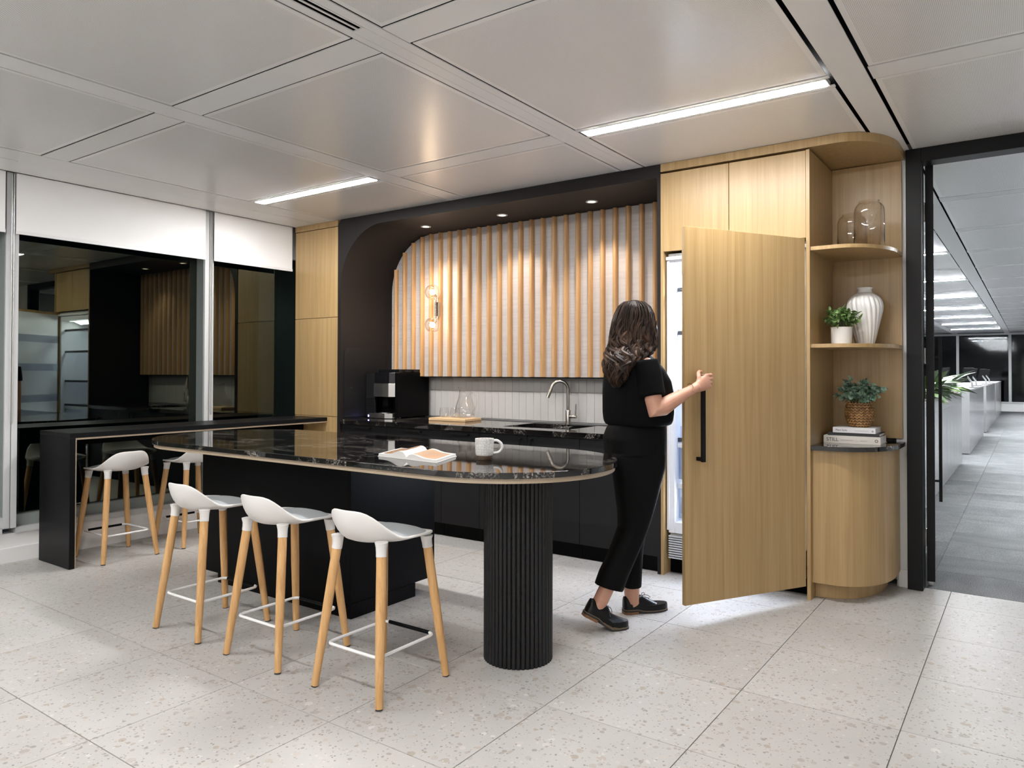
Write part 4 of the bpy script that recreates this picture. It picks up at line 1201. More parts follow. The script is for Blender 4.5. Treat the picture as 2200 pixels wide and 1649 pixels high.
mk('handle', B().tube([(JX + a, JY - 0.005, JZ + z) for a, z in hp], 0.0065, 10), 'glass', jg, smooth=True, ang=80)

# ================================================================== ISLAND
il = root('kitchen_island', 'kitchen island with rounded black stone top, black cupboard base and fluted column', 'island', (-3.2, 3.0, 0))
ICX0, ICX1, ICY, IR = -4.335, -2.170, 3.015, 0.560
def stadium(r_, n=40):
    return [(ICX1 + r_ * math.cos(R(a)), ICY + r_ * math.sin(R(a))) for a in [-90 + 180 * i / n for i in range(n + 1)]] + [(ICX0 + r_ * math.cos(R(a)), ICY + r_ * math.sin(R(a))) for a in [90 + 180 * i / n for i in range(n + 1)]]
mk('stone_top', B().prism(stadium(IR), 0.884, 0.911), 'stone', il, smooth=True, ang=30, bevel=0.002)
mk('under_layer', B().prism(stadium(IR - 0.012), 0.862, 0.8835), 'trimwood', il, smooth=True, ang=30)
mk('body', B().box(-4.42, -3.051, 2.785, 3.45, 0.082, 0.861), 'black', il, bevel=0.002)
mk('front_panel', B().box(-4.42, -3.052, 2.766, 2.784, 0.060, 0.861), 'black', il, bevel=0.0015)
mk('end_panel', B().box(-3.050, -3.02, 2.764, 3.45, 0.084, 0.861), 'black', il, bevel=0.0015)
mk('plinth', B().box(-4.25, -3.021, 2.770, 3.28, 0.001, 0.0815), 'black', il)
CXc, CYc, CRc = -1.988, 2.870, 0.162
cl = mk('fluted_column', B().lathe([(CRc - 0.010, 0.001), (CRc - 0.010, 0.861)], (CXc, CYc, 0), 48), 'blacksatin', il, smooth=True)
NF = 46
fl = None
for k in range(NF):
    a = 2 * PI * k / NF
    c = (CXc + (CRc - 0.0095) * math.cos(a), CYc + (CRc - 0.0095) * math.sin(a), 0)
    if fl is None:
        fl = mk('flute', B().lathe([(0.0102, 0.001), (0.0102, 0.860)], c, 10), 'blacksatin', cl, smooth=True, own=c)
        off0 = origin(cl)
    else:
        dup(fl, Vector(c) - origin(cl))

# mug
MX, MY, MZ = -2.205, 2.890, 0.9112
mg = root('mug', 'white hexagon textured mug with a brown foot on the island', 'mug', (MX, MY, MZ))
mk('cup', B().lathe([(0.041, 0.022), (0.0445, 0.03), (0.0455, 0.06), (0.0465, 0.104), (0.0435, 0.104), (0.042, 0.06), (0.038, 0.028), (0.0, 0.026)], (MX, MY, MZ), 48, cap=False), 'hexmug', mg, smooth=True)
mk('foot', B().lathe([(0.0, 0.0), (0.037, 0.0), (0.040, 0.004), (0.0408, 0.0215), (0.0, 0.0216)], (MX, MY, MZ), 40, cap=False), 'mugbase', mg, smooth=True)
hd = Vector((0.82, 0.57, 0)).normalized()
hp = interp([(0.040, 0.093), (0.062, 0.094), (0.083, 0.078), (0.085, 0.055), (0.070, 0.037), (0.042, 0.033)], 4)
mk('handle', B().tube([(MX + hd.x * a, MY + hd.y * a, MZ + z) for a, z in hp], 0.0068, 10), 'ceramic', mg, smooth=True)

# open book
P = {'l': Vector((-2.690, 2.640)), 'm': Vector((-2.515, 2.657)), 'r': Vector((-2.289, 2.632))}
bk = root('open_book', 'open picture book lying on the island beside the mug', 'book', (-2.5, 2.79, 0.9112))
BZ = 0.9114
e1 = Vector((0.965, -0.262, 0)).normalized()
e1 = Vector((0.93, -0.10, 0)).normalized()
e2 = Vector((-0.125, 0.33, 0)).normalized()
o0 = Vector((-2.515, 2.662, BZ))
def pg(side, u, v, h): return o0 + e1 * (side * u) + e2 * v + Vector((0, 0, h))
wid, dep = 0.215, 0.29
mk('cover', B().add([pg(-1, wid + 0.004, -0.004, 0), pg(1, wid + 0.004, -0.004, 0), pg(1, wid + 0.004, dep + 0.004, 0), pg(-1, wid + 0.004, dep + 0.004, 0),
                     pg(-1, wid + 0.004, -0.004, 0.003), pg(1, wid + 0.004, -0.004, 0.003), pg(1, wid + 0.004, dep + 0.004, 0.003), pg(-1, wid + 0.004, dep + 0.004, 0.003)],
                    [(0, 3, 2, 1), (4, 5, 6, 7), (0, 1, 5, 4), (1, 2, 6, 5), (2, 3, 7, 6), (3, 0, 4, 7)]), 'paper', bk)
for side, hmax in ((-1, 0.036), (1, 0.026)):
    prof = []
    for i in range(13):
        u = i / 12
        hh = (0.012 + hmax * (math.sin(PI * min(1, (1 - u) * 1.15 + 0.05)) ** 0.9) * (1 - u) ** 0.35 * 1.05 if True else 0)
        hh = 0.014 + (hmax - 0.012) * math.exp(-((u - 0.22) / 0.28) ** 2) - 0.012 * math.exp(-(u / 0.06) ** 2)
        prof.append((u * wid, hh))
    vs = []; fs = []
    for v in (0, dep):
        vs += [pg(side, u, v, 0.0032) for u, h in prof] + [pg(side, u, v, h) for u, h in prof]
    m_n = len(prof)
    for i in range(m_n - 1):
        fs += [(i, i + 1, m_n + i + 1, m_n + i), (2 * m_n + i, 3 * m_n + i, 3 * m_n + i + 1, 2 * m_n + i + 1), (m_n + i, m_n + i + 1, 3 * m_n + i + 1, 3 * m_n + i), (i, 2 * m_n + i, 2 * m_n + i + 1, i + 1)]
    fs += [(m_n - 1, 2 * m_n + m_n - 1, 3 * m_n + m_n - 1, 2 * m_n - 1), (0, m_n, 3 * m_n, 2 * m_n)]
    q = mk('page_block', B().add(vs, fs), 'paper', bk, smooth=True, ang=50)
    vs = []; fs = []
    ii = list(range(2, 12))
    for v in (0.022, dep - (0.03 if side > 0 else 0.02)):
        vs += [pg(side, prof[i][0], v, prof[i][1] + 0.0006) for i in ii]
    k_ = len(ii)
    for i in range(k_ - 1): fs.append((i, i + 1, k_ + i + 1, k_ + i))
    mk('printed_photo', B().add(vs, fs), 'photo' if side < 0 else 'photo2', q, smooth=True)

# ================================================================== BAR COUNTER
bc = root('bar_counter', 'black waterfall bar counter in front of the windows', 'counter', (-5.55, 3.4, 0))
mk('top', B().box(-5.780, -5.322, 2.352, 4.578, 0.888, 0.922), 'bartop', bc, bevel=0.0015)
mk('end_leg', B().box(-5.780, -5.322, 2.352, 2.388, 0.001, 0.8875), 'bartop', bc, bevel=0.0015)
mk('edge_strip', B().box(-5.700, -5.326, 2.3965, 4.576, 0.8755, 0.8875).box(-5.700, -5.326, 2.3885, 2.396, 0.002, 0.8875), 'trimwood', bc)
mk('support_bracket', B().box(-5.780, -5.655, 4.30, 4.577, 0.70, 0.875), 'black', bc)
mk('stretcher', B().box(-5.780, -5.765, 2.40, 4.29, 0.80, 0.875), 'black', bc)

# ================================================================== STOOLS
EX = 2 / 2.6
def seat_pt(a, rho):
    c, s_ = math.cos(a), math.sin(a)
    back = max(0.0, -s_)
    bw = back ** 1.55
    h = 0.138 * (bw * bw * (3 - 2 * bw)) + 0.016 * (1 - max(0, s_)) * (1 - bw)
    ex = EX if s_ > 0 else 2 / (2.6 - 0.45 * min(1.0, back * 2))
    x = 0.203 * math.copysign(abs(c) ** ex, c); y = 0.203 * math.copysign(abs(s_) ** ex, s_)
    if s_ < 0: y *= 1.09; x *= 1 - 0.04 * back
    k0 = 0.60
    u = max(0.0, (rho - k0) / (1 - k0))
    kr = rho if u == 0 else k0 + (1 - k0) * (u * (1 - bw) + math.sin(u * PI / 2) ** 0.9 * bw)
    z = 0.630 + h * (1 - math.cos(u * PI / 2)) ** (1.0 if bw < 0.3 else 0.95)
    x *= kr; y *= kr
    f_ = max(0.0, (y - 0.12) / 0.083)
    z += 0.004 * rho * rho - 0.013 * f_ * f_ - 0.004 * (1 - rho) ** 2
    return x, y, z
def seat_disc(nu, nr, rmax):
    vs = [seat_pt(0.0, 0.0)]; fs = []
    for r_ in range(1, nr + 1):
        for k in range(nu):
            a = 2 * PI * k / nu
            vs.append(seat_pt(a, r_ / nr * (rmax(a) if callable(rmax) else rmax)))
    for k in range(nu): fs.append((0, 1 + k, 1 + (k + 1) % nu))
    for r_ in range(1, nr):
        for k in range(nu):
            a, b_ = 1 + (r_ - 1) * nu, 1 + r_ * nu
            fs.append((a + k, b_ + k, b_ + (k + 1) % nu, a + (k + 1) % nu))
    return vs, fs
def shell_z(x, y):
    return 0.612 + 0.004

def make_stool():
    t = root('bar_stool', 'x', 'stool', (0, 0, 0))
    vs, fs = seat_disc(48, 16, 1.0)
    zz = shell_z
    o = mk('seat_shell', B().add(vs, fs), 'plastic', t, smooth=True, ang=80)
    md = o.modifiers.new('thick', 'SOLIDIFY'); md.thickness = 0.011; md.offset = -1
    md = o.modifiers.new('round', 'BEVEL'); md.width = 0.004; md.segments = 2; md.limit_method = 'ANGLE'; md.angle_limit = R(50)
    # cushion: same surface, kept where the seat is flat, puffed
    nu, nr = 48, 10
    cv, cf = seat_disc(nu, nr, lambda a: 0.93 if math.sin(a) > 0 else 0.93 - 0.20 * (-math.sin(a)) ** 0.8)
    out = []
    for i, p in enumerate(cv):
        rho = 0 if i == 0 else ((i - 1) // nu + 1) / nr
        out.append((p[0], p[1], p[2] + 0.004 + 0.032 * (1 - rho ** 4)))
    cv = out
    mk('seat_cushion', B().add(cv, cf), 'cushion', t, smooth=True, ang=80)
    for sx in (-1, 1):
        for sy in (-1, 1):
            topc = Vector((sx * 0.132, sy * 0.138 + 0.004, 0.606))
            foot = Vector((sx * 0.193, sy * 0.204, 0.0))
            d = (foot - topc)
            def at(z): return topc + d * ((topc.z - z) / topc.z)
            zt = 0.572 if sy > 0 else 0.584
            lg = mk('leg', B().tube([at(zt), at(0.35), at(0.12), at(0.006)], [0.0205, 0.0205, 0.0175, 0.0155], 14), 'ash', t, smooth=True)
            mk('foot_pad', B().tube([at(0.0058), at(0.0)], [0.0145, 0.0145], 12), 'ink', lg)
            zsh = 0.624 if sy > 0 else 0.644
            top_ = Vector((topc.x, topc.y, zsh))
            mk('leg_socket', B().tube([at(zt + 0.0005), at(zt + 0.016), (at(zt + 0.016) + top_) / 2 + Vector((-sx * 0.001, -sy * 0.001, 0)), top_], [0.0222, 0.0222, 0.0235, 0.028], 16), 'plastic', t, smooth=True)
    ring = []
    hx, hy, rc, z = 0.152, 0.172, 0.03, 0.186
    for (cx_, cy_, a0) in ((hx - rc, hy - rc, 0), (-hx + rc, hy - rc, 90), (-hx + rc, -hy + rc, 180), (hx - rc, -hy + rc, 270)):
        for a in (0, 30, 60, 90):
            ring.append((cx_ + rc * math.cos(R(a0 + a)), cy_ + rc * math.sin(R(a0 + a)), z))
    fr = mk('foot_ring', B().tube(ring, 0.0068, 8, close=True), 'whitemetal', t, smooth=True)
    mk('foot_rest_sleeve', B().tube([(-hx + 0.03, hy, z), (hx - 0.03, hy, z)], 0.0085, 10), 'black', fr, smooth=True)
    return t
st = make_stool()
spots = [(-3.562, 2.292, 0, 'pale grey bar stool with ash legs at the island, leftmost of the three'),
         (-2.940, 2.292, 0, 'pale grey bar stool with ash legs at the island, middle of the three'),
         (-2.315, 2.300, 0, 'pale grey bar stool with ash legs at the island, rightmost, nearest the camera'),
         (-5.462, 2.738, PI / 2, 'pale grey bar stool at the window bar, beside its black end leg'),
         (-5.462, 3.330, PI / 2, 'pale grey bar stool at the window bar, half hidden by the island')]
for i, (x, y, rz, lab) in enumerate(spots):
    o = st if i == 0 else copy_tree(st)
    o.location = (x, y, 0); o.rotation_euler = (0, 0, rz)
    o['label'] = lab; o['group'] = 'pale grey bar stools'

# ================================================================== WOMAN
O = Vector((-1.76, 3.70, 0)); Fv = Vector((0.607, 0.795, 0)); Sv = Vector((0.795, -0.607, 0)); UP = Vector((0, 0, 1))
def L(f_, s_, z): return O + Fv * f_ + Sv * s_ + UP * z
pr = root('person', 'woman with long brown hair in black blouse, trousers and shoes pulling open the oak door', 'person', tuple(O))
def ering(c, a, b_, rot=0.0, n=28, e=2.3, tilt=None):
    fa = Matrix.Rotation(rot, 3, 'Z') @ Fv; sa = Matrix.Rotation(rot, 3, 'Z') @ Sv
    out = []
    for k in range(n):
        t = 2 * PI * k / n
        cc, ss = math.cos(t), math.sin(t)
        x = a * math.copysign(abs(cc) ** (2 / e), cc); y = b_ * math.copysign(abs(ss) ** (2 / e), ss)
        p = c + fa * x + sa * y
        if tilt: p = p + UP * (x * tilt)
        out.append(p)
    return out
ROT = R(20)
# --- body (one continuous surface)
bd = B()
hr = R(-38)   # head turned away from the camera (towards the fridge)
HC = L(-0.028, 0.0, 1.60)
hf = Matrix.Rotation(R(34), 3, 'Z') @ Fv; hs = Matrix.Rotation(R(34), 3, 'Z') @ Sv
head = []
for z, a0, a1, b_ in ((-0.118, 0.035, 0.085, 0.034), (-0.105, 0.045, 0.098, 0.046), (-0.075, 0.07, 0.100, 0.060), (-0.04, 0.088, 0.098, 0.068), (0.0, 0.096, 0.098, 0.074), (0.04, 0.098, 0.096, 0.076), (0.075, 0.088, 0.082, 0.066), (0.1, 0.062, 0.056, 0.047), (0.114, 0.02, 0.02, 0.018)):
    ring = []
    for k in range(24):
        t = 2 * PI * k / 24
        x = math.cos(t) * (a1 if math.cos(t) > 0 else a0); y = math.sin(t) * b_
        ring.append(HC + hf * x + hs * y + UP * z)
    head.append(ring)
bd.loft(head)
# nose, ears, lips
bd.tube([HC + hf * 0.094 + UP * 0.018, HC + hf * 0.106 + UP * -0.008, HC + hf * 0.116 + UP * -0.030, HC + hf * 0.092 + UP * -0.036], [0.007, 0.009, 0.011, 0.008], 8)
bd.tube([HC + hf * 0.094 - hs * 0.018 + UP * -0.062, HC + hf * 0.101 + UP * -0.060, HC + hf * 0.094 + hs * 0.018 + UP * -0.062], [0.004, 0.0075, 0.004], 8)
for s_ in (-1, 1):
    bd.tube([HC - hf * 0.008 + hs * s_ * 0.073 + UP * 0.02, HC - hf * 0.012 + hs * s_ * 0.079 + UP * 0.0, HC - hf * 0.004 + hs * s_ * 0.074 + UP * -0.028], [0.010, 0.012, 0.007], 8)
# neck and torso
tors = [(L(-0.03, 0, 1.50), 0.052, 0.052, 0), (L(-0.04, 0, 1.45), 0.052, 0.056, ROT), (L(-0.05, 0, 1.415), 0.075, 0.13, ROT), (L(-0.04, 0, 1.36), 0.10, 0.165, ROT), (L(-0.02, 0, 1.26), 0.115, 0.155, ROT), (L(-0.015, 0, 1.10), 0.095, 0.13, ROT), (L(-0.02, 0, 0.98), 0.11, 0.14, 0), (L(-0.02, 0, 0.87), 0.09, 0.12, 0)]
bd.loft([ering(c, a, b_, r_) for c, a, b_, r_ in tors])
def limb(pts, n=16): bd.tube([p for p, r_ in pts], [r_ for p, r_ in pts], n)
# right arm
HP = HN + D * 0.80 + N * 0.048                      # axis of the door handle
HPz = lambda z, d=0, nn=0: Vector((HP.x, HP.y, z)) + D * d + N * nn
wr = HPz(1.258, 0.090, 0.040)
elb = L(-0.012, 0.205, 1.142)
sho = L(-0.030, 0.155, 1.372)
limb([(sho, 0.056), ((sho * 0.6 + elb * 0.4), 0.051), (sho * 0.25 + elb * 0.75, 0.046), (elb, 0.046), (elb * 0.82 + wr * 0.18 + UP * -0.004, 0.0465), (elb * 0.55 + wr * 0.45, 0.040), (elb * 0.2 + wr * 0.8, 0.029), (wr, 0.0255), (wr * 0.6 + HPz(1.282, 0.045, 0.036) * 0.4, 0.026)])
# palm: flat loft from the wrist to the knuckles
pal = []
for u, hw_, ht in ((0.0, 0.024, 0.019), (0.35, 0.034, 0.0185), (0.7, 0.041, 0.017), (1.0, 0.042, 0.0145)):
    c = wr.lerp(HPz(1.296, -0.010, 0.0315), u)
    ax = (UP * 0.96 + D * 0.25).normalized(); nn_ = N
    pal.append([c + ax * hw_ * math.cos(2 * PI * k / 14) + nn_ * ht * math.sin(2 * PI * k / 14) for k in range(14)])
bd.loft(pal)
for i, (z, ln, r_) in enumerate(((1.329, 0.95, 0.0090), (1.308, 1.06, 0.0094), (1.287, 1.0, 0.0090), (1.268, 0.82, 0.0080))):
    zz_ = z
    dd = -0.0
    p0 = HPz(zz_ - 0.002, 0.012, 0.032); p1 = HPz(zz_, -0.018, 0.036); p1b = HPz(zz_ + 0.001, -0.034 * ln, 0.026)
    p2 = HPz(zz_, -0.040 * ln, 0.006); p3 = HPz(zz_ - 0.002, -0.034 * ln, -0.014); p4 = HPz(zz_ - 0.003, -0.018, -0.0235); p5 = HPz(zz_ - 0.004, -0.002, -0.0240)
    limb([(p0, r_), (p1, r_ * 1.1), (p1b, r_ * 1.05), (p2, r_), (p3, r_ * 0.95), (p4, r_ * 0.88), (p5, r_ * 0.6)], 10)
limb([(wr.lerp(HPz(1.29, 0.03, 0.03), 0.45), 0.015), (HPz(1.316, 0.050, 0.026), 0.0125), (HPz(1.337, 0.036, 0.004), 0.011), (HPz(1.347, 0.012, -0.018), 0.0098), (HPz(1.346, -0.010, -0.022), 0.007)], 10)
# left arm hangs forward, hidden behind the torso
el2 = L(-0.03, -0.205, 1.13); wr2 = L(0.0, -0.20, 0.90)
limb([(L(-0.02, -0.165, 1.37), 0.052), (el2, 0.042), (wr2, 0.026), (L(0.01, -0.200, 0.86), 0.028), (L(0.02, -0.200, 0.82), 0.024)])
for k in range(4):
    o_ = (k - 1.5) * 0.018
    limb([(L(0.015 + o_, -0.202, 0.83), 0.009), (L(0.022 + o_ * 1.1, -0.203, 0.79), 0.0085), (L(0.020 + o_, -0.195, 0.755), 0.0075), (L(0.015 + o_, -0.188, 0.735), 0.006)], 8)
limb([(L(0.02, -0.20, 0.87), 0.011), (L(0.048, -0.195, 0.835), 0.0095), (L(0.055, -0.19, 0.80), 0.007)], 8)
# legs
hipR, kneeR, ankR = L(-0.055, 0.09, 0.86), L(-0.085, 0.092, 0.50), L(-0.265, 0.092, 0.155)
hipL, kneeL, ankL = L(0.0, -0.09, 0.86), L(0.025, -0.092, 0.49), L(0.002, -0.092, 0.115)
limb([(hipR, 0.066), (hipR.lerp(kneeR, 0.5), 0.058), (kneeR, 0.052), (kneeR.lerp(ankR, 0.35), 0.050), (kneeR.lerp(ankR, 0.8), 0.040), (ankR, 0.040), (L(-0.300, 0.092, 0.105), 0.036)])
limb([(hipL, 0.066), (hipL.lerp(kneeL, 0.5), 0.058), (kneeL, 0.052), (kneeL.lerp(ankL, 0.35), 0.050), (kneeL.lerp(ankL, 0.8), 0.040), (ankL, 0.043), (L(0.005, -0.092, 0.055), 0.036)])
limb([(L(-0.305, 0.092, 0.10), 0.035), (L(-0.255, 0.092, 0.083), 0.026), (L(-0.20, 0.092, 0.055), 0.016)])
limb([(L(-0.005, -0.092, 0.055), 0.035), (L(0.055, -0.092, 0.050), 0.026), (L(0.12, -0.092, 0.042), 0.016)])
body = mk('body', bd, 'skin', pr, smooth=True)
remesh(body, 0.0042, 3)
# eyes and lips colour
for s_ in (-1, 1):
    c = HC + hf * 0.086 + hs * s_ * 0.031 + UP * 0.012
    mk('eye', B().lathe([(0.0115 * math.sin(R(a)), -0.0115 * math.cos(R(a))) for a in range(5, 176, 17)], tuple(c), 14), 'ceramic', pr, smooth=True)
    mk('eyebrow', B().tube([c + hf * 0.010 - hs * 0.016 + UP * 0.018, c + hf * 0.014 + UP * 0.023, c + hf * 0.006 + hs * 0.018 * s_ + UP * 0.019], 0.003, 6), 'hair', pr, smooth=True)
mk('mouth', B().tube([HC + hf * 0.0975 - hs * 0.019 + UP * -0.064, HC + hf * 0.107 + UP * -0.063, HC + hf * 0.0975 + hs * 0.019 + UP * -0.064], [0.002, 0.0035, 0.002], 6), plain('lips', (0.42, 0.13, 0.11), 0.4), pr, smooth=True)

# --- blouse
bl = B()
def hp_ring(f0, f1, z, b_, rot, sag=0.0, e=2.3, tilt=None):
    hpj = (f1 - f0) / 2 * 0.95
    fr_ = 0.795 if rot else 0.95; sr_ = 0.607 if rot else 0.307
    a = math.sqrt(max(0.0016, hpj * hpj - (b_ * sr_) ** 2)) / fr_
    return ering(L((f0 + f1) / 2, 0, z), a, b_, rot, e=e, tilt=tilt)
rows = [(-0.150, 0.140, 1.052, 0.150), (-0.180, 0.176, 1.058, 0.170), (-0.192, 0.186, 1.082, 0.185), (-0.197, 0.190, 1.127, 0.190), (-0.200, 0.188, 1.215, 0.190), (-0.198, 0.168, 1.295, 0.188), (-0.186, 0.125, 1.362, 0.175), (-0.160, 0.092, 1.404, 0.140), (-0.125, 0.062, 1.436, 0.085), (-0.100, 0.040, 1.458, 0.062)]
bl.loft([hp_ring(f0, f1, z, b_, ROT) for f0, f1, z, b_ in rows])
hemd = (elb - sho).normalized()
def sleeve(sho, elb, u1, r0, r1):
    h1 = sho.lerp(elb, u1)
    pts = [sho + Vector((0, 0, 0.012)) - hemd * 0.02, sho.lerp(elb, 0.15), sho.lerp(elb, 0.4), h1]
    bl.tube(pts, [r0 * 0.9, r0, (r0 + r1) / 2, r1], 22)
sleeve(sho, elb, 0.68, 0.070, 0.071)
sleeve(L(-0.02, -0.165, 1.37), el2, 0.62, 0.068, 0.066)
# soft folds
vv = []
for p in bl.v:
    q = Vector(p)
    nz = mnoise.noise(Vector((q.x * 9, q.y * 9, q.z * 5)))
    c = Vector((O.x, O.y, q.z))
    rad = (q - c); rad.z = 0
    if rad.length > 1e-6 and q.z < 1.34: q += rad.normalized() * nz * 0.008
    vv.append(tuple(q))
bl.v = vv
bo = mk('blouse', bl, 'cloth', pr, smooth=True)
remesh(bo, 0.007, 6)

# --- trousers
tb = B()
hips = [(-0.160, 0.140, 1.078, 0.135), (-0.185, 0.150, 1.034, 0.155), (-0.201, 0.151, 0.985, 0.168), (-0.193, 0.147, 0.913, 0.172), (-0.175, 0.130, 0.85, 0.160), (-0.14, 0.09, 0.825, 0.12)]
tb.loft([hp_ring(f0, f1, z, b_, 0) for f0, f1, z, b_ in hips])
near = [(-0.205, 0.110, 0.90, 0.080), (-0.196, 0.104, 0.83, 0.088), (-0.184, 0.070, 0.72, 0.088), (-0.170, 0.030, 0.61, 0.082), (-0.165, 0.000, 0.52, 0.077), (-0.194, -0.033, 0.445, 0.074), (-0.232, -0.078, 0.362, 0.073), (-0.268, -0.118, 0.285, 0.073), (-0.294, -0.150, 0.212, 0.074)]
rings = []
for i, (f0, f1, z, b_) in enumerate(near):
    a = (f1 - f0) / 2
    tilt = [0, 0, 0, 0, 0.0, -0.06, -0.12, -0.2, -0.30][i]
    rings.append(ering(L((f0 + f1) / 2, 0.092, z), a, b_, 0, tilt=tilt))
tb.loft(rings)
far = [(-0.10, 0.178, 0.88, 0.088), (-0.085, 0.180, 0.80, 0.088), (-0.070, 0.160, 0.69, 0.084), (-0.056, 0.125, 0.58, 0.078), (-0.054, 0.085, 0.47, 0.072), (-0.056, 0.062, 0.36, 0.068), (-0.055, 0.054, 0.25, 0.064), (-0.050, 0.051, 0.147, 0.062)]
tb.loft([ering(L((f0 + f1) / 2, -0.092, z), (f1 - f0) / 2, b_, 0) for f0, f1, z, b_ in far])
vv = []
for p in tb.v:
    q = Vector(p)
    nz = mnoise.noise(Vector((q.x * 11, q.y * 11, q.z * 6)))
    q += Vector((Fv.x, Fv.y, 0)) * nz * 0.006
    vv.append(tuple(q))
tb.v = vv
to = mk('trousers', tb, 'cloth2', pr, smooth=True)
remesh(to, 0.006, 8)
mk('bracelet', B().tube([(wr + D * 0.028 + N * -0.004) + (UP * math.cos(a) + N * math.sin(a)) * 0.031 + UP * -0.006 for a in [2 * PI * k / 24 for k in range(24)]], 0.0016, 6, close=True), 'gold', pr, smooth=True)

# --- shoes: local x heel->toe, y side, z up
def shoe(heelpt, direction, lift, side):
    d = direction.normalized(); sd = Vector((d.y, -d.x, 0))
    xb, ang = 0.185, lift
    def place(x, y, z):
        sm = max(0.0, min(1.0, (0.135 - x) / 0.07)); z = z - 0.008 + 0.014 * sm * sm * (3 - 2 * sm)
        if x < xb and ang:
            w_ = min(1.0, (xb - x) / 0.07); th_ = ang * w_
            dx, dz = x - xb, z
            x, z = xb + dx * math.cos(th_) + dz * math.sin(th_), -dx * math.sin(th_) + dz * math.cos(th_)
        return Vector(heelpt) + d * x + sd * y + UP * z
    half = [(0.0, 0.016), (0.008, 0.026), (0.03, 0.031), (0.08, 0.031), (0.12, 0.034), (0.17, 0.0415), (0.21, 0.041), (0.245, 0.033), (0.268, 0.018), (0.274, 0.006)]
    def outline(k, x0=0.0, x1=0.28):
        up_ = [(x, w_ * k) for x, w_ in half if x0 <= x <= x1]
        return up_ + [(x, -w_) for x, w_ in up_[::-1]]
    t = mk('shoe', B().loft([[place(0.137 + (x - 0.137) * kx, y * ky, z) for x, y in outline(1.0)] for z, kx, ky in ((0.0206, 0.985, 0.98), (0.042, 0.985, 0.98), (0.052, 0.965, 0.94))], cap=True), 'leather', pr, smooth=True, ang=60)
    # upper: rings across x
    rings = []
    tops = [(0.004, 0.090, 0.010), (0.02, 0.094, 0.02), (0.05, 0.080, 0.026), (0.080, 0.080, 0.027), (0.105, 0.100, 0.026), (0.12, 0.097, 0.026), (0.145, 0.084, 0.026), (0.175, 0.068, 0.028), (0.205, 0.054, 0.026), (0.235, 0.048, 0.022), (0.258, 0.040, 0.014), (0.268, 0.032, 0.006)]
    for x, zt, wt_ in tops:
        wb_ = 0.015
        for i in range(len(half) - 1):
            if half[i][0] <= x <= half[i + 1][0]:
                u = (x - half[i][0]) / (half[i + 1][0] - half[i][0]); wb_ = (half[i][1] * (1 - u) + half[i + 1][1] * u) * 0.96
        ring = []
        for k in range(15):
            a = PI * k / 14
            c, s_ = math.cos(a), math.sin(a)
            wy_ = wb_ * math.copysign(abs(c) ** 0.6, c) * (1 - 0.25 * s_ ** 3)
            ring.append(place(x, wy_, 0.031 + (zt - 0.031) * s_ ** 0.8))
        rings.append(ring)
    mk('upper', B().loft(rings), 'leather', t, smooth=True, ang=70)
    mk('welt', B().loft([[place(x, y * 1.05, z) for x, y in outline(1.0)] for z in (0.0172, 0.0205)]), 'welt', t, smooth=True)
    mk('outsole', B().loft([[place(x, y * 1.03, z) for x, y in outline(1.0)] for z in (0.008, 0.0170)]), 'sole', t, smooth=True)
    hl = [(x, y) for x, y in outline(1.0, 0, 0.085)]
    mk('heel', B().loft([[place(x, y * 1.04, z) for x, y in hl] for z in (-0.006, 0.0075)]), 'heelwood', t)
    lb = B()
    for x, z in ((0.112, 0.0935), (0.126, 0.0915), (0.14, 0.0885), (0.154, 0.083)):
        lb.tube([place(x - 0.004, 0.016, z - 0.006), place(x, 0, z + 0.001), place(x + 0.004, -0.016, z - 0.006)], 0.0021, 6)
    for s2 in (-1, 1):
        loop = [(0.112, 0, 0.095), (0.120, 0.012 * s2, 0.106), (0.136, 0.026 * s2, 0.107), (0.150, 0.032 * s2, 0.098), (0.146, 0.028 * s2, 0.090), (0.130, 0.016 * s2, 0.092), (0.114, 0.0, 0.095)]
        lb.tube([place(*p) for p in loop], 0.0017, 6)
    mk('laces', lb, 'ink', t, smooth=True)
    return t
shoe(L(-0.050, -0.092, 0.0), Fv, 0.0, -1)
shoe(L(-0.395, 0.092, 0.0) + Fv * 0.0, (Fv * 0.995 + Sv * 0.1), R(27), 1)

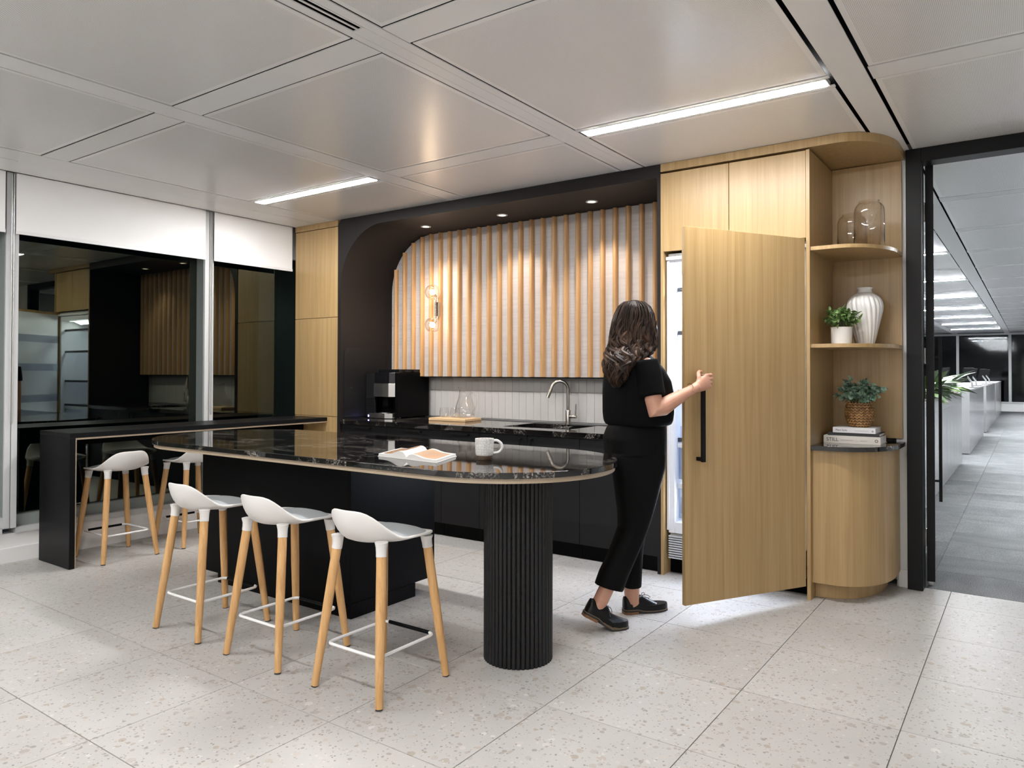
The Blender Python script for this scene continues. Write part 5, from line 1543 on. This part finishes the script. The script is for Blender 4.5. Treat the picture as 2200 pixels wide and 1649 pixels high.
# --- hair
rows = [(-0.048, -0.012, 1.737, 0.02, 0), (-0.092, 0.030, 1.727, 0.055, 0), (-0.122, 0.066, 1.700, 0.082, 0), (-0.143, 0.086, 1.660, 0.096, 0), (-0.156, 0.093, 1.618, 0.102, 0),
        (-0.164, 0.090, 1.567, 0.103, 0), (-0.174, 0.092, 1.517, 0.102, 0.004), (-0.184, 0.082, 1.479, 0.100, 0.012), (-0.200, 0.050, 1.449, 0.098, 0.028), (-0.214, -0.010, 1.421, 0.092, 0.048),
        (-0.232, -0.075, 1.386, 0.080, 0.072), (-0.236, -0.115, 1.34, 0.064, 0.090), (-0.222, -0.140, 1.295, 0.045, 0.100), (-0.204, -0.166, 1.262, 0.018, 0.105)]
hb_ = B()
NR = 40
def hair_ring(row, n=NR, k=1.0, sc_=0.92):
    f0, f1, z, b_, so = row
    c = L((f0 + f1) / 2, so, z); a = (f1 - f0) / 2
    out = []
    for i in range(n):
        t = 2 * PI * i / n
        wav = 1 + 0.045 * math.sin(7 * t + z * 26) * min(1, max(0, (1.66 - z) / 0.12)) + 0.02 * math.sin(13 * t - z * 40)
        out.append(c + Fv * (a * sc_ * wav * math.cos(t)) + Sv * (b_ * sc_ * wav * math.sin(t)))
    return out
dense = []
for i in range(len(rows) - 1):
    for k in range(4):
        u = k / 4
        dense.append(tuple(rows[i][c] * (1 - u) + rows[i + 1][c] * u for c in range(5)))
dense.append(rows[-1])
hb_.loft([hair_ring(r_) for r_ in dense])
ho = mk('hair', hb_, 'hair', pr, smooth=True, ang=80)
ls = B()
def hair_pt(t, u, k):
    i = min(len(rows) - 2, int(u * (len(rows) - 1))); v = u * (len(rows) - 1) - i
    f0, f1, z, b_, so = (rows[i][c] * (1 - v) + rows[i + 1][c] * v for c in range(5))
    return L((f0 + f1) / 2 + (f1 - f0) / 2 * k * math.cos(t), so + b_ * k * math.sin(t), z)
for q in range(480):
    big = q < 150
    t0 = random.uniform(0, 2 * PI)
    u0 = random.uniform(0.28, 0.56) if big else random.uniform(0.03, 0.45)
    u1 = min(1.0, u0 + (random.uniform(0.3, 0.5) if big else random.uniform(0.3, 0.62)))
    ph = random.uniform(0, 6.28); am = random.uniform(0.08, 0.2) if big else random.uniform(0.03, 0.10)
    pts = []; rs = []
    m_ = 18
    r0_ = random.uniform(0.008, 0.013) if big else random.uniform(0.0022, 0.0050)
    for j in range(m_):
        v = j / (m_ - 1)
        u = u0 + (u1 - u0) * v
        low = max(0, (u - 0.28))
        t = t0 + am * 2.0 * math.sin(ph + v * 8.5) * (0.3 + 2.6 * low)
        k = 0.95 + 0.07 * math.sin(ph * 2 + v * 10.0) * (0.15 + 2.0 * low) + 0.02
        if big: k += 0.02 + 0.05 * math.sin(ph + v * 7.0) - 0.03
        pts.append(hair_pt(t, u, k)); rs.append(r0_ * (math.sin(PI * (0.08 + 0.90 * v)) ** 0.7))
    ls.tube(pts, rs, 6)
mk('hair_strands', ls, 'hairlight', ho, smooth=True, kind='stuff')
